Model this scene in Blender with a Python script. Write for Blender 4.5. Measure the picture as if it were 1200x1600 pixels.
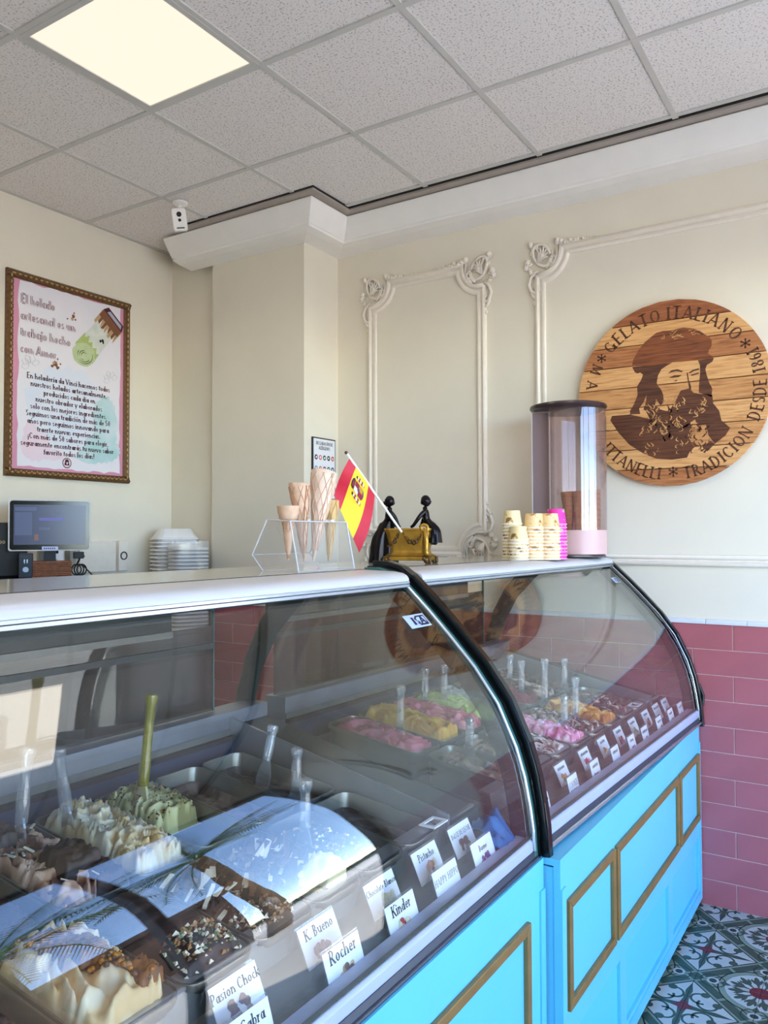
import bpy, bmesh, math, random
import numpy as np
from mathutils import Vector, Matrix
from mathutils.geometry import tessellate_polygon

scene = bpy.context.scene
for o in list(bpy.data.objects):
    bpy.data.objects.remove(o)
COL = scene.collection
random.seed(7)

# ------------------------------------------------------------------ camera, sky, sun, exposure
FPX, YAW, PITCH, ROLL = 1244.22, 0.5679, 0.0293, -0.0029
cam_data = bpy.data.cameras.new('camera')
cam = bpy.data.objects.new('camera', cam_data)
COL.objects.link(cam)
cam_data.sensor_fit = 'VERTICAL'
cam_data.sensor_height = 36.0
cam_data.lens = 36.0 * FPX / 1600.0
cam_data.clip_start = 0.02
cam_data.clip_end = 400
fw = Vector((math.cos(YAW) * math.cos(PITCH), math.sin(YAW) * math.cos(PITCH), math.sin(PITCH)))
rt = Vector((math.sin(YAW), -math.cos(YAW), 0))
up = rt.cross(fw)
rt2 = rt * math.cos(ROLL) + up * math.sin(ROLL)
up2 = rt2.cross(fw)
mw = Matrix.Identity(4)
for i in range(3):
    mw[i][0], mw[i][1], mw[i][2] = rt2[i], up2[i], -fw[i]
mw[2][3] = 1.6
cam.matrix_world = mw
scene.camera = cam

world = bpy.data.worlds.new('sky')
scene.world = world
world.use_nodes = True
wn = world.node_tree
wn.nodes.clear()
wout = wn.nodes.new('ShaderNodeOutputWorld')
wbg = wn.nodes.new('ShaderNodeBackground')
wsky = wn.nodes.new('ShaderNodeTexSky')
wsky.sky_type = 'NISHITA'
wsky.sun_disc = False
wsky.sun_elevation = math.radians(62)
wsky.sun_rotation = math.radians(20)
wsky.air_density = 1.0
wsky.dust_density = 0.2
wsky.altitude = 3000
wsky.ozone_density = 3.0
wbg.inputs['Strength'].default_value = 1.7
wn.links.new(wsky.outputs[0], wbg.inputs[0])
wn.links.new(wbg.outputs[0], wout.inputs[0])

sun_d = bpy.data.lights.new('sun', 'SUN')
sun_d.energy = 22.0
sun_d.angle = 0.01
sun_d.color = (1.0, 0.95, 0.88)
sun = bpy.data.objects.new('sun', sun_d)
sun.rotation_euler = (math.radians(-26), 0, math.radians(-12))   # comes over the roof from behind the shop (+y)
sun.location = (2, 8, 12)
COL.objects.link(sun)

scene.view_settings.view_transform = 'Standard'
scene.view_settings.look = 'None'
scene.view_settings.gamma = 1.0
scene.view_settings.use_curve_mapping = False
scene.view_settings.exposure = 0.14
scene.cycles.transparent_max_bounces = 32
scene.cycles.max_bounces = 10
scene.cycles.diffuse_bounces = 5
scene.cycles.glossy_bounces = 5
scene.cycles.transmission_bounces = 8
scene.cycles.caustics_reflective = False
scene.cycles.caustics_refractive = False
scene.cycles.sample_clamp_indirect = 8.0

# ------------------------------------------------------------------ helpers
def lin(r, g, b):
    f = lambda c: (c / 255 / 12.92) if c <= 10 else ((c / 255 + 0.055) / 1.055) ** 2.4
    return (f(r), f(g), f(b), 1.0)

def tag(o, label=None, cat=None, group=None, kind=None):
    if label: o['label'] = label
    if cat: o['category'] = cat
    if group: o['group'] = group
    if kind: o['kind'] = kind
    return o

def empty(name, loc=(0, 0, 0), label=None, cat=None, group=None, kind=None, rz=0.0):
    o = bpy.data.objects.new(name, None)
    o.empty_display_size = 0.05
    o.location = loc
    o.rotation_euler = (0, 0, rz)
    COL.objects.link(o)
    return tag(o, label, cat, group, kind)

def copy_tree(o, parent=None):
    c = o.copy()
    COL.objects.link(c)
    if parent: c.parent = parent
    for ch in list(o.children):
        copy_tree(ch, c)
    return c

def parent_origin(p):
    v = Vector((0, 0, 0))
    while p:
        v += Vector(p.location)
        p = p.parent
    return v

class MB:
    """collects polygons, builds one mesh object"""
    def __init__(s):
        s.v, s.f, s.m = [], [], []
        s.cur = 0
    def add(s, verts, faces):
        n = len(s.v)
        s.v.extend([tuple(p) for p in verts])
        for f in faces:
            s.f.append(tuple(n + i for i in f))
            s.m.append(s.cur)
        return s
    def box(s, x0, x1, y0, y1, z0, z1):
        return s.add([(x0, y0, z0), (x1, y0, z0), (x1, y1, z0), (x0, y1, z0), (x0, y0, z1), (x1, y0, z1), (x1, y1, z1), (x0, y1, z1)],
                     [(0, 3, 2, 1), (4, 5, 6, 7), (0, 1, 5, 4), (1, 2, 6, 5), (2, 3, 7, 6), (3, 0, 4, 7)])
    def obox(s, c, ax, ay, az):
        c, ax, ay, az = Vector(c), Vector(ax), Vector(ay), Vector(az)
        p = [c + ax * i + ay * j + az * k for k in (-1, 1) for j in (-1, 1) for i in (-1, 1)]
        return s.add(p, [(0, 2, 3, 1), (4, 5, 7, 6), (0, 1, 5, 4), (1, 3, 7, 5), (3, 2, 6, 7), (2, 0, 4, 6)])
    def prism(s, poly, fn, d0, d1):
        """poly: 2D outline, fn(u,v,d)->3D"""
        n = len(poly)
        vs = [fn(u, v, d0) for u, v in poly] + [fn(u, v, d1) for u, v in poly]
        fs = [(i, (i + 1) % n, n + (i + 1) % n, n + i) for i in range(n)]
        tris = tessellate_polygon([[Vector((u, v, 0)) for u, v in poly]])
        for t in tris:
            fs.append(tuple(t)); fs.append(tuple(n + i for i in reversed(t)))
        return s.add(vs, fs)
    def poly(s, poly, fn, d):
        vs = [fn(u, v, d) for u, v in poly]
        tris = tessellate_polygon([[Vector((u, v, 0)) for u, v in poly]])
        return s.add(vs, [tuple(t) for t in tris])
    def tube(s, pts, r, n=8, cap=True, sy=1.0, closed=False):
        pts = [Vector(p) for p in pts]
        k = len(pts)
        rs = r if isinstance(r, (list, tuple)) else [r] * k
        t0 = (pts[1] - pts[0]).normalized()
        a = Vector((0, 0, 1)) if abs(t0.z) < 0.9 else Vector((1, 0, 0))
        nrm = (a - t0 * a.dot(t0)).normalized()
        vs, fs = [], []
        for i, p in enumerate(pts):
            if closed:
                t = (pts[(i + 1) % k] - pts[i - 1]).normalized()
            else:
                t = (pts[min(i + 1, k - 1)] - pts[max(i - 1, 0)]).normalized()
            nrm = (nrm - t * nrm.dot(t)).normalized()
            b = t.cross(nrm)
            for j in range(n):
                q = 2 * math.pi * j / n
                vs.append(p + nrm * math.cos(q) * rs[i] + b * math.sin(q) * rs[i] * sy)
        for i in range(k - (0 if closed else 1)):
            i2 = (i + 1) % k
            for j in range(n):
                fs.append((i * n + j, i * n + (j + 1) % n, i2 * n + (j + 1) % n, i2 * n + j))
        if cap and not closed:
            fs.append(tuple(range(n - 1, -1, -1)))
            fs.append(tuple((k - 1) * n + j for j in range(n)))
        return s.add(vs, fs)
    def lathe(s, prof, c=(0, 0, 0), n=20, a0=0.0, a1=2 * math.pi, sx=1.0, sy=1.0):
        full = abs(a1 - a0 - 2 * math.pi) < 1e-6
        m = n if full else n + 1
        vs, fs = [], []
        for (r, z) in prof:
            for j in range(m):
                q = a0 + (a1 - a0) * j / n
                vs.append((c[0] + r * math.cos(q) * sx, c[1] + r * math.sin(q) * sy, c[2] + z))
        for i in range(len(prof) - 1):
            for j in range(n):
                j2 = (j + 1) % m
                fs.append((i * m + j, i * m + j2, (i + 1) * m + j2, (i + 1) * m + j))
        return s.add(vs, fs)
    def ball(s, c, r, n=8, sc=(1, 1, 1)):
        k = max(3, n // 2)
        prof = [(r * math.sin(math.pi * i / k), -r * math.cos(math.pi * i / k)) for i in range(k + 1)]
        prof[0] = (1e-4 * r, -r); prof[-1] = (1e-4 * r, r)
        b = len(s.v)
        s.lathe(prof, (0, 0, 0), n)
        for i in range(b, len(s.v)):
            x, y, z = s.v[i]
            s.v[i] = (c[0] + x * sc[0], c[1] + y * sc[1], c[2] + z * sc[2])
        return s
    def sheet(s, rows):
        """grid of 3D points"""
        h, w = len(rows), len(rows[0])
        vs = [p for r in rows for p in r]
        return s.add(vs, [(i * w + j, i * w + j + 1, (i + 1) * w + j + 1, (i + 1) * w + j) for i in range(h - 1) for j in range(w - 1)])
    def mesh(s, name, mats, smooth=False, fix=True):
        me = bpy.data.meshes.new(name)
        me.from_pydata(s.v, [], s.f)
        for m in (mats if isinstance(mats, (list, tuple)) else [mats]):
            me.materials.append(m)
        if max(s.m, default=0) > 0:
            me.polygons.foreach_set('material_index', s.m)
        if fix:
            bm = bmesh.new(); bm.from_mesh(me)
            bmesh.ops.recalc_face_normals(bm, faces=bm.faces)
            bm.to_mesh(me); bm.free()
        if smooth:
            me.polygons.foreach_set('use_smooth', [True] * len(me.polygons))
            if smooth != 'all' and hasattr(me, 'set_sharp_from_angle'):
                me.set_sharp_from_angle(angle=math.radians(40))
        me.update()
        return me
    def build(s, name, mats, parent=None, smooth=False, world=False, bevel=0.0, fix=True, loc=None):
        if world and parent:
            o = parent_origin(parent)
            s.v = [(x - o.x, y - o.y, z - o.z) for x, y, z in s.v]
        ob = bpy.data.objects.new(name, s.mesh(name, mats, smooth, fix))
        COL.objects.link(ob)
        if parent: ob.parent = parent
        if loc is not None: ob.location = loc
        if bevel:
            md = ob.modifiers.new('bevel', 'BEVEL')
            md.width = bevel; md.segments = 2; md.limit_method = 'ANGLE'
        return ob

def link_mesh(name, me, parent=None, loc=(0, 0, 0), rz=0.0):
    ob = bpy.data.objects.new(name, me)
    COL.objects.link(ob)
    if parent: ob.parent = parent
    ob.location = loc
    ob.rotation_euler = (0, 0, rz)
    return ob

# ---- materials
def mat(name, rgb, rough=0.5, metal=0.0, noise=0.0, nscale=20.0, bump=0.0, bscale=60.0, spec=0.5, emit=None, rgb2=None, detail=4.0, coat=0.0):
    m = bpy.data.materials.new(name)
    m.use_nodes = True
    nt = m.node_tree
    b = nt.nodes['Principled BSDF']
    b.inputs['Roughness'].default_value = rough
    b.inputs['Metallic'].default_value = metal
    b.inputs['Specular IOR Level'].default_value = spec
    if coat: b.inputs['Coat Weight'].default_value = coat
    c = lin(*rgb)
    tc = nt.nodes.new('ShaderNodeTexCoord')
    n = nt.nodes.new('ShaderNodeTexNoise')
    n.inputs['Scale'].default_value = nscale
    n.inputs['Detail'].default_value = detail
    nt.links.new(tc.outputs['Object'], n.inputs['Vector'])
    mx = nt.nodes.new('ShaderNodeMix'); mx.data_type = 'RGBA'
    if rgb2: c2 = lin(*rgb2)
    else: c2 = tuple(v * (1 - noise) for v in c[:3]) + (1,)
    mx.inputs[6].default_value = c; mx.inputs[7].default_value = c2
    ramp = nt.nodes.new('ShaderNodeMapRange')
    ramp.inputs[1].default_value = 0.35; ramp.inputs[2].default_value = 0.65
    nt.links.new(n.outputs[0], ramp.inputs[0]); nt.links.new(ramp.outputs[0], mx.inputs[0])
    nt.links.new(mx.outputs[2], b.inputs['Base Color'])
    if bump:
        n2 = nt.nodes.new('ShaderNodeTexNoise'); n2.inputs['Scale'].default_value = bscale; n2.inputs['Detail'].default_value = 5
        nt.links.new(tc.outputs['Object'], n2.inputs['Vector'])
        bp = nt.nodes.new('ShaderNodeBump'); bp.inputs['Strength'].default_value = bump; bp.inputs['Distance'].default_value = 0.01
        nt.links.new(n2.outputs[0], bp.inputs['Height']); nt.links.new(bp.outputs[0], b.inputs['Normal'])
    if emit:
        b.inputs['Emission Color'].default_value = lin(*emit[:3]); b.inputs['Emission Strength'].default_value = emit[3]
    return m

def glass(name, tint=(0.97, 0.985, 0.98), f0=0.04, gloss=(1, 1, 1), extra=None, rough=0.0):
    """clear sheet: both faces reflect by Fresnel (Schlick), the rest passes straight through"""
    m = bpy.data.materials.new(name); m.use_nodes = True
    nt = m.node_tree; nt.nodes.clear()
    out = nt.nodes.new('ShaderNodeOutputMaterial')
    lw = nt.nodes.new('ShaderNodeLayerWeight'); lw.inputs[0].default_value = 0.5
    pw = nt.nodes.new('ShaderNodeMath'); pw.operation = 'POWER'; pw.inputs[1].default_value = 5.0
    ml = nt.nodes.new('ShaderNodeMath'); ml.operation = 'MULTIPLY_ADD'; ml.inputs[1].default_value = 1 - f0; ml.inputs[2].default_value = f0
    tr = nt.nodes.new('ShaderNodeBsdfTransparent'); tr.inputs[0].default_value = (*tint, 1)
    gl = nt.nodes.new('ShaderNodeBsdfGlossy'); gl.inputs['Roughness'].default_value = rough; gl.inputs[0].default_value = (*gloss, 1)
    mx = nt.nodes.new('ShaderNodeMixShader')
    nt.links.new(lw.outputs['Facing'], pw.inputs[0]); nt.links.new(pw.outputs[0], ml.inputs[0]); nt.links.new(ml.outputs[0], mx.inputs[0])
    base = tr.outputs[0]
    if extra:   # some diffuse body
        df = nt.nodes.new('ShaderNodeBsdfDiffuse'); df.inputs[0].default_value = (*extra[:3], 1)
        m2 = nt.nodes.new('ShaderNodeMixShader'); m2.inputs[0].default_value = extra[3]
        nt.links.new(tr.outputs[0], m2.inputs[1]); nt.links.new(df.outputs[0], m2.inputs[2]); base = m2.outputs[0]
    nt.links.new(base, mx.inputs[1]); nt.links.new(gl.outputs[0], mx.inputs[2]); nt.links.new(mx.outputs[0], out.inputs[0])
    return m

M = {}
M['wall'] = mat('wall_paint', (236, 227, 208), 0.75, noise=0.04, nscale=3, bump=0.05, bscale=180)
M['plaster'] = mat('white_plaster', (248, 243, 236), 0.6, noise=0.03, nscale=8)
M['mould'] = mat('moulding_cream', (240, 230, 214), 0.5, noise=0.04, nscale=30)
M['soffit'] = mat('soffit', (176, 165, 155), 0.8, noise=0.08)  # brown-grey carries the shade of the strip's underside
M['dark'] = mat('gap_shade_joint', (40, 36, 34), 0.9)
M['tbar'] = mat('ceiling_bar', (206, 202, 196), 0.5, noise=0.04)
M['rtile'] = mat('red_tile', (182, 102, 108), 0.28, noise=0.10, nscale=5, bump=0.02, bscale=9)
M['grout'] = mat('grout', (222, 196, 188), 0.8, noise=0.05)
M['captile'] = mat('cap_tile', (222, 226, 232), 0.3, noise=0.04)
M['cyan'] = mat('cyan_lacquer', (104, 196, 226), 0.38, noise=0.03, nscale=4)
M['cyan2'] = mat('cyan_edge', (60, 165, 212), 0.4, noise=0.03)
M['gold'] = mat('gold_frame', (156, 118, 66), 0.42, metal=0.35, noise=0.15, nscale=25)
M['black'] = mat('black_gloss', (14, 18, 19), 0.14, noise=0.1)
M['blackm'] = mat('black_plastic', (22, 23, 26), 0.5, noise=0.1)
M['bumper'] = mat('bumper_grey', (52, 58, 70), 0.42, noise=0.08)
M['sill'] = mat('sill_white', (176, 182, 206), 0.35, noise=0.03)
M['panel'] = mat('top_panel', (204, 202, 202), 0.32, noise=0.03, nscale=4)
M['ledge'] = mat('stone_ledge', (176, 172, 156), 0.12, noise=0.06, nscale=6)
M['silver'] = mat('brushed_metal', (190, 200, 212), 0.25, metal=0.9, noise=0.08, nscale=40)
M['steel'] = mat('stainless', (186, 190, 196), 0.28, metal=0.85, noise=0.10, nscale=14, bump=0.04, bscale=12)
M['steeld'] = mat('dull_steel', (126, 126, 122), 0.4, metal=0.55, noise=0.15, nscale=14)
M['rubber'] = mat('blue_rubber', (52, 62, 86), 0.45, noise=0.1)
M['darkgreen'] = mat('dark_liner', (44, 54, 52), 0.4, noise=0.15)
M['paper'] = mat('card_white', (240, 240, 244), 0.5, noise=0.02)
M['ink'] = mat('ink', (24, 20, 24), 0.7, noise=0.05)
M['plum'] = mat('plum_ink', (74, 24, 40), 0.7, noise=0.05)
M['clear'] = glass('clear_acrylic', (0.80, 0.82, 0.83), 0.10, extra=(0.72, 0.73, 0.76, 0.16))
M['acr'] = glass('holder_acrylic', (0.975, 0.975, 0.98), 0.05, extra=(0.9, 0.9, 0.92, 0.03))
M['acre'] = glass('acrylic_edge', (0.8, 0.82, 0.84), 0.1, extra=(0.95, 0.95, 0.97, 0.55))
M['olive'] = glass('olive_acrylic', (0.62, 0.60, 0.16), 0.06, extra=(0.42, 0.38, 0.02, 0.35))
M['glass'] = glass('case_glass', (0.960, 0.972, 0.965), 0.046)
M['smoke'] = glass('smoked_glass', (0.34, 0.35, 0.32), 0.06)
M['brownac'] = glass('brown_acrylic', (0.90, 0.85, 0.85), 0.05, extra=(0.55, 0.42, 0.42, 0.05))
M['gedge'] = mat('glass_edge_green', (60, 104, 98), 0.2, noise=0.05)

# ---- serif stroke lettering: every glyph is a set of stems, bars, diagonals and bowls
GL = {
'A': (.84, '\\.08,0,.4,1;/.4,1,.74,0;-.2,.6,.33;_.08,0;_.74,0'), 'B': (.72, '|.18,0,1;-.18,.32,1;-.18,.34,.5;-.18,.34,0;o.3,.75,.24,.25,-90,90;o.32,.26,.28,.26,-90,90'),
'C': (.8, 'o.42,.5,.36,.5,45,315'), 'D': (.84, '|.18,0,1;-.18,.36,0;-.18,.36,1;o.36,.5,.38,.5,-90,90'),
'E': (.66, '|.18,0,1;-.18,.6,0;-.18,.52,.52;-.18,.6,1'), 'F': (.62, '|.18,0,1;-.18,.5,.52;-.18,.58,1'),
'G': (.86, 'o.42,.5,.36,.5,45,320;|.7,0,.42'), 'H': (.88, '|.18,0,1;|.7,0,1;-.18,.7,.52'), 'I': (.4, '|.2,0,1'),
'K': (.8, '|.18,0,1;\\.2,.42,.66,1;/.34,.58,.7,0;_.7,0;_.66,1'), 'L': (.64, '|.18,0,1;-.18,.6,0'),
'M': (.98, '\\.15,0,.2,1;/.2,1,.48,.1;\\.48,.1,.78,1;/.78,1,.83,0;_.15,0;_.83,0'), 'N': (.86, '\\.16,0,.16,1;/.16,1,.7,0;\\.7,0,.7,1;_.16,0;_.7,1'),
'O': (.88, 'o.44,.5,.38,.5,0,360'), 'P': (.68, '|.18,0,1;-.18,.34,1;-.18,.34,.45;o.34,.725,.28,.275,-90,90'),
'R': (.78, '|.18,0,1;-.18,.34,1;-.18,.34,.45;o.34,.725,.26,.275,-90,90;/.36,.45,.68,0;_.68,0'),
'S': (.64, 'o.32,.74,.24,.26,40,270;o.32,.25,.26,.25,-140,90'), 'T': (.72, '|.36,0,1;-.04,.68,1'), 'V': (.76, '/.06,1,.38,0;\\.38,0,.7,1;_.06,1;_.7,1'),
'X': (.76, '/.06,1,.68,0;\\.08,0,.66,1'), 'Y': (.74, '/.06,1,.36,.5;\\.66,1,.36,.5;|.36,0,.5'),
'a': (.58, 'o.26,.3,.22,.3,0,360;!.48,0,.6;_.52,0'), 'b': (.62, '!.14,0,1;_.1,1;o.34,.3,.24,.3,0,360'), 'c': (.5, 'o.3,.3,.24,.3,45,315'),
'd': (.62, 'o.28,.3,.23,.3,0,360;!.5,0,1;_.46,1;_.54,0'), 'e': (.56, 'o.3,.3,.24,.3,0,315;-.08,.52,.32'), 'f': (.4, '!.2,0,.8;o.36,.8,.16,.2,60,180;-.06,.38,.58;_.2,0'),
'g': (.6, 'o.28,.3,.23,.3,0,360;!.5,-.1,.6;o.28,-.1,.23,.18,180,360'), 'h': (.66, '!.14,0,1;_.1,1;_.14,0;o.34,.36,.2,.24,0,180;!.52,0,.36;_.52,0'),
'i': (.32, '!.16,0,.6;_.16,0;_.1,.6;..16,.82'), 'í': (.32, '!.16,0,.6;_.16,0;_.1,.6;\\.14,.72,.28,.94'), 'j': (.34, '!.2,-.1,.6;o.08,-.1,.13,.16,180,360;_.15,.6;..2,.82'),
'k': (.6, '!.14,0,1;_.1,1;_.14,0;\\.16,.24,.48,.6;/.26,.34,.54,0;_.54,0;_.48,.6'), 'l': (.32, '!.16,0,1;_.1,1;_.16,0'),
'm': (.96, '!.14,0,.6;_.1,.6;_.14,0;o.31,.38,.17,.22,0,180;!.48,0,.38;_.48,0;o.65,.38,.17,.22,0,180;!.82,0,.38;_.82,0'),
'n': (.66, '!.14,0,.6;_.1,.6;_.14,0;o.33,.36,.19,.24,0,180;!.52,0,.36;_.52,0'), 'o': (.6, 'o.3,.3,.25,.3,0,360'),
'p': (.62, '!.14,-.3,.6;_.14,-.3;_.1,.6;o.34,.3,.24,.3,0,360'), 'r': (.46, '!.14,0,.6;_.1,.6;_.14,0;o.32,.36,.17,.22,60,180'),
's': (.48, 'o.24,.44,.17,.16,30,270;o.24,.15,.19,.15,-150,90'), 't': (.4, '!.18,.1,.84;o.3,.12,.12,.12,180,320;-.04,.36,.6'),
'u': (.64, '!.12,.2,.6;_.08,.6;o.31,.22,.19,.22,180,360;!.5,0,.6;_.46,.6;_.54,0'), 'v': (.56, '/.06,.6,.28,0;\\.28,0,.5,.6;_.06,.6;_.5,.6'),
'x': (.58, '/.08,.6,.5,0;\\.1,0,.48,.6'), 'y': (.56, '/.06,.6,.28,0;\\.5,.6,.2,-.3;_.06,.6;_.5,.6'), 'z': (.54, '-.06,.46,.6;-.06,.48,0;\\.08,0,.46,.6'),
'0': (.62, 'o.31,.5,.24,.5,0,360'), '1': (.44, '|.22,0,1;\\.06,.8,.22,1'), '5': (.6, '-.16,.5,1;!.17,.55,1;o.28,.3,.26,.3,-150,120'),
'6': (.62, 'o.31,.3,.25,.3,0,360;o.44,.4,.38,.6,100,180'), '8': (.62, 'o.31,.76,.2,.24,0,360;o.31,.27,.25,.27,0,360'),
'.': (.26, '..12,.06'), ',': (.26, '..12,.06;\\.14,.06,.06,-.14'), '!': (.3, '!.15,.3,1;..15,.06'), '¡': (.3, '!.15,-.3,.4;..15,.58'), ' ': (.3, ''),
'*': (.6, '\\.3,.25,.3,.85;\\.06,.4,.54,.7;\\.06,.7,.54,.4;..3,.86;..3,.24;..05,.4;..55,.4;..05,.7;..55,.7'),
}
ACC = {'á': 'a', 'ó': 'o', 'é': 'e', 'É': 'E', 'Ó': 'O', 'ñ': 'n'}
def glyph_quads(ch, wt, base=None):
    """list of (outline) polygons for one glyph, cap height 1"""
    acc = ch in ACC
    adv, spec = GL.get(ACC.get(ch, ch), GL['o'])
    T, t = 0.15 * wt ** .8, 0.066 * wt ** 1.25
    TB, tb = (0.15 * base ** .8, 0.066 * base ** 1.25) if base else (T, t)      # fill strokes run down the middle of a heavier base stroke
    q = []
    def seg(x0, y0, x1, y1, w):
        dx, dy = x1 - x0, y1 - y0
        L = math.hypot(dx, dy) or 1
        nx, ny = -dy / L * w / 2, dx / L * w / 2
        q.append([(x0 - nx, y0 - ny), (x1 - nx, y1 - ny), (x1 + nx, y1 + ny), (x0 + nx, y0 + ny)])
    for s in (spec.split(';') if spec else []):
        k, a = s[0], [float(z) for z in s[1:].split(',')]
        if k in '|!':
            x, y0, y1 = a
            seg(x, y0, x, y1, T)
            if k == '|':
                for y, d in ((y0, 1), (y1, -1)):
                    seg(x - 0.16, y + d * tb / 2, x + 0.16, y + d * tb / 2, t)
        elif k == '-': seg(a[0], a[2], a[1], a[2], t * 1.2)
        elif k == '/': seg(*a, T * 0.95)
        elif k == '\\': seg(*a, t * 1.15)
        elif k == '_': seg(a[0] - 0.12, a[1] + (tb / 2 if a[1] < .3 else -tb / 2), a[0] + 0.12, a[1] + (tb / 2 if a[1] < .3 else -tb / 2), t)
        elif k == '.':
            q.append([(a[0] + 0.5 * T * math.cos(z), a[1] + 0.5 * T * math.sin(z)) for z in np.linspace(0, 2 * math.pi, 7)[:-1]])
        elif k == 'o':
            cx, cy, rx, ry, a0, a1 = a
            n = max(4, int(abs(a1 - a0) / 30))
            P = []
            for i in range(n + 1):
                z = math.radians(a0 + (a1 - a0) * i / n)
                w = min(t + (T - t) * abs(math.cos(z)) ** 1.3, .85 * min(rx, ry))
                if base:
                    wb = min(tb + (TB - tb) * abs(math.cos(z)) ** 1.3, .85 * min(rx, ry)); w = wb * .42; g = (wb - w) / 2
                    P.append(((cx + (rx - g) * math.cos(z), cy + (ry - g) * math.sin(z)), (cx + (rx - g - w) * math.cos(z), cy + (ry - g - w) * math.sin(z)))); continue
                P.append(((cx + (rx) * math.cos(z), cy + (ry) * math.sin(z)), (cx + (rx - w) * math.cos(z), cy + (ry - w) * math.sin(z))))
            for i in range(n):
                q.append([P[i][0], P[i + 1][0], P[i + 1][1], P[i][1]])
    if acc:
        b = .72 if ACC[ch].islower() else 1.06
        seg(.26, b, .4, b + .2, t * 1.3)
    return adv, q

def text_polys(txt, size, wt=1.0, align='C', shear=0.0, track=0.0, xs=1.0, base=None):
    out, x = [], 0.0
    for ch in txt:
        adv, q = glyph_quads(ch, wt, base)
        for p in q:
            out.append([((x + u) * xs + shear * v, v) for u, v in p])
        x += adv + track
    w = x * xs
    ox = {'C': -w / 2, 'L': 0, 'R': -w}[align]
    return [[((u + ox) * size, v * size) for u, v in p] for p in out], w * size

def put_text(mb, txt, size, fn, d, wt=1.0, align='C', shear=0.0, cx=0.0, cy=0.0, track=0.0, xs=1.0, base=None):
    ps, w = text_polys(txt, size, wt, align, shear, track, xs, base)
    for p in ps:
        mb.add([fn(u + cx, v + cy, d) for u, v in p], [tuple(range(len(p)))])
    return w

def disc(cx, cy, r, n=10, ry=None, a0=0.0, a1=360.0):
    ry = ry or r
    full = abs(a1 - a0) >= 360
    m = n if full else n + 1
    return [(cx + r * math.cos(math.radians(a0 + (a1 - a0) * i / n)), cy + ry * math.sin(math.radians(a0 + (a1 - a0) * i / n))) for i in range(m)]

def blob(rng, cx, cy, r, n=12, j=0.25, ry=None):
    ry = ry or r
    out = []
    for i in range(n):
        k = 1 + rng.uniform(-j, j)
        out.append((cx + r * k * math.cos(2 * math.pi * i / n), cy + ry * k * math.sin(2 * math.pi * i / n)))
    return out
# ================================================================== the room
XW, YP, XC, YC0, YC1, XR, ZC = 3.70, 3.75, 3.386, 2.672, 3.356, 3.436, 3.341
YS, XB = -0.98, -2.2          # shop front, rear wall

def struct(name, mb, m, parent=None, **k):
    return tag(mb.build(name, m, parent, **k), kind='structure')

floor = struct('floor', MB().box(XB, 3.86, YS - .15, 3.9, -.2, -.012), mat('floor_bed', (86, 98, 90), 0.6, noise=0.2))
wall_right = struct('wall_right', MB().box(XW, 3.86, YS - .15, 3.9, 0, 3.6), M['wall'])
wall_left = struct('wall_left', MB().box(XB, XW, YP, 3.9, -.012, 3.6), M['wall'])
wall_rear = struct('wall_rear', MB().box(XB - .15, XB, YS - .15, 3.9, -.012, 3.6), M['wall'])
wall_back = struct('wall_back', MB().box(XR, XW, YC1, YP, -.012, 3.345), M['wall'])
wall_column = struct('wall_column', MB().box(XC, XW, YC0, YC1, -.012, 3.345), M['wall'])
OX0, OX1, OZ = -0.6, 3.68, 2.80
wf = MB().box(XB, OX0, YS - .15, YS, -.012, 3.6).box(OX0, XW, YS - .15, YS, OZ, 3.6)
wall_front = struct('wall_front', wf, M['wall'])
wfr = empty('window_1', (0, YS - .05, 0), kind='structure')
for x in (OX0 + .03, 0.85, 2.25, OX1 - .03):
    MB().box(x - .03, x + .03, YS - .10, YS - .04, -.012, OZ).build('frame', M['blackm'], wfr, world=True)
MB().box(OX0, OX1, YS - .10, YS - .04, OZ - .06, OZ).build('frame', M['blackm'], wfr, world=True)

# ---- ceiling with lay-in tiles
def ceiling_mat():
    m = bpy.data.materials.new('ceiling_fissured'); m.use_nodes = True
    nt = m.node_tree; b = nt.nodes['Principled BSDF']; b.inputs['Roughness'].default_value = 0.9
    tc = nt.nodes.new('ShaderNodeTexCoord')
    n = nt.nodes.new('ShaderNodeTexNoise'); n.inputs['Scale'].default_value = 125; n.inputs['Detail'].default_value = 2
    v = nt.nodes.new('ShaderNodeTexVoronoi'); v.inputs['Scale'].default_value = 58; v.inputs['Randomness'].default_value = 1
    nt.links.new(tc.outputs['Object'], n.inputs['Vector']); nt.links.new(tc.outputs['Object'], v.inputs['Vector'])
    r = nt.nodes.new('ShaderNodeValToRGB')
    r.color_ramp.elements[0].position = 0.34; r.color_ramp.elements[0].color = lin(190, 181, 177)
    r.color_ramp.elements[1].position = 0.44; r.color_ramp.elements[1].color = lin(238, 231, 227)
    nt.links.new(n.outputs[0], r.inputs[0]); nt.links.new(r.outputs[0], b.inputs['Base Color'])
    r2 = nt.nodes.new('ShaderNodeMapRange'); r2.inputs[1].default_value = 0.08; r2.inputs[2].default_value = 0.24
    nt.links.new(v.outputs['Distance'], r2.inputs[0])
    ad = nt.nodes.new('ShaderNodeMath'); ad.operation = 'ADD'
    nt.links.new(r2.outputs[0], ad.inputs[0]); nt.links.new(n.outputs[0], ad.inputs[1])
    bp = nt.nodes.new('ShaderNodeBump'); bp.inputs['Strength'].default_value = 0.35; bp.inputs['Distance'].default_value = 0.004
    nt.links.new(ad.outputs[0], bp.inputs['Height']); nt.links.new(bp.outputs[0], b.inputs['Normal'])
    return m
M['ceil'] = ceiling_mat()
ceiling = struct('ceiling', MB().box(XB, XW, YS, YP, 3.366, 3.6), M['soffit'])
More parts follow.
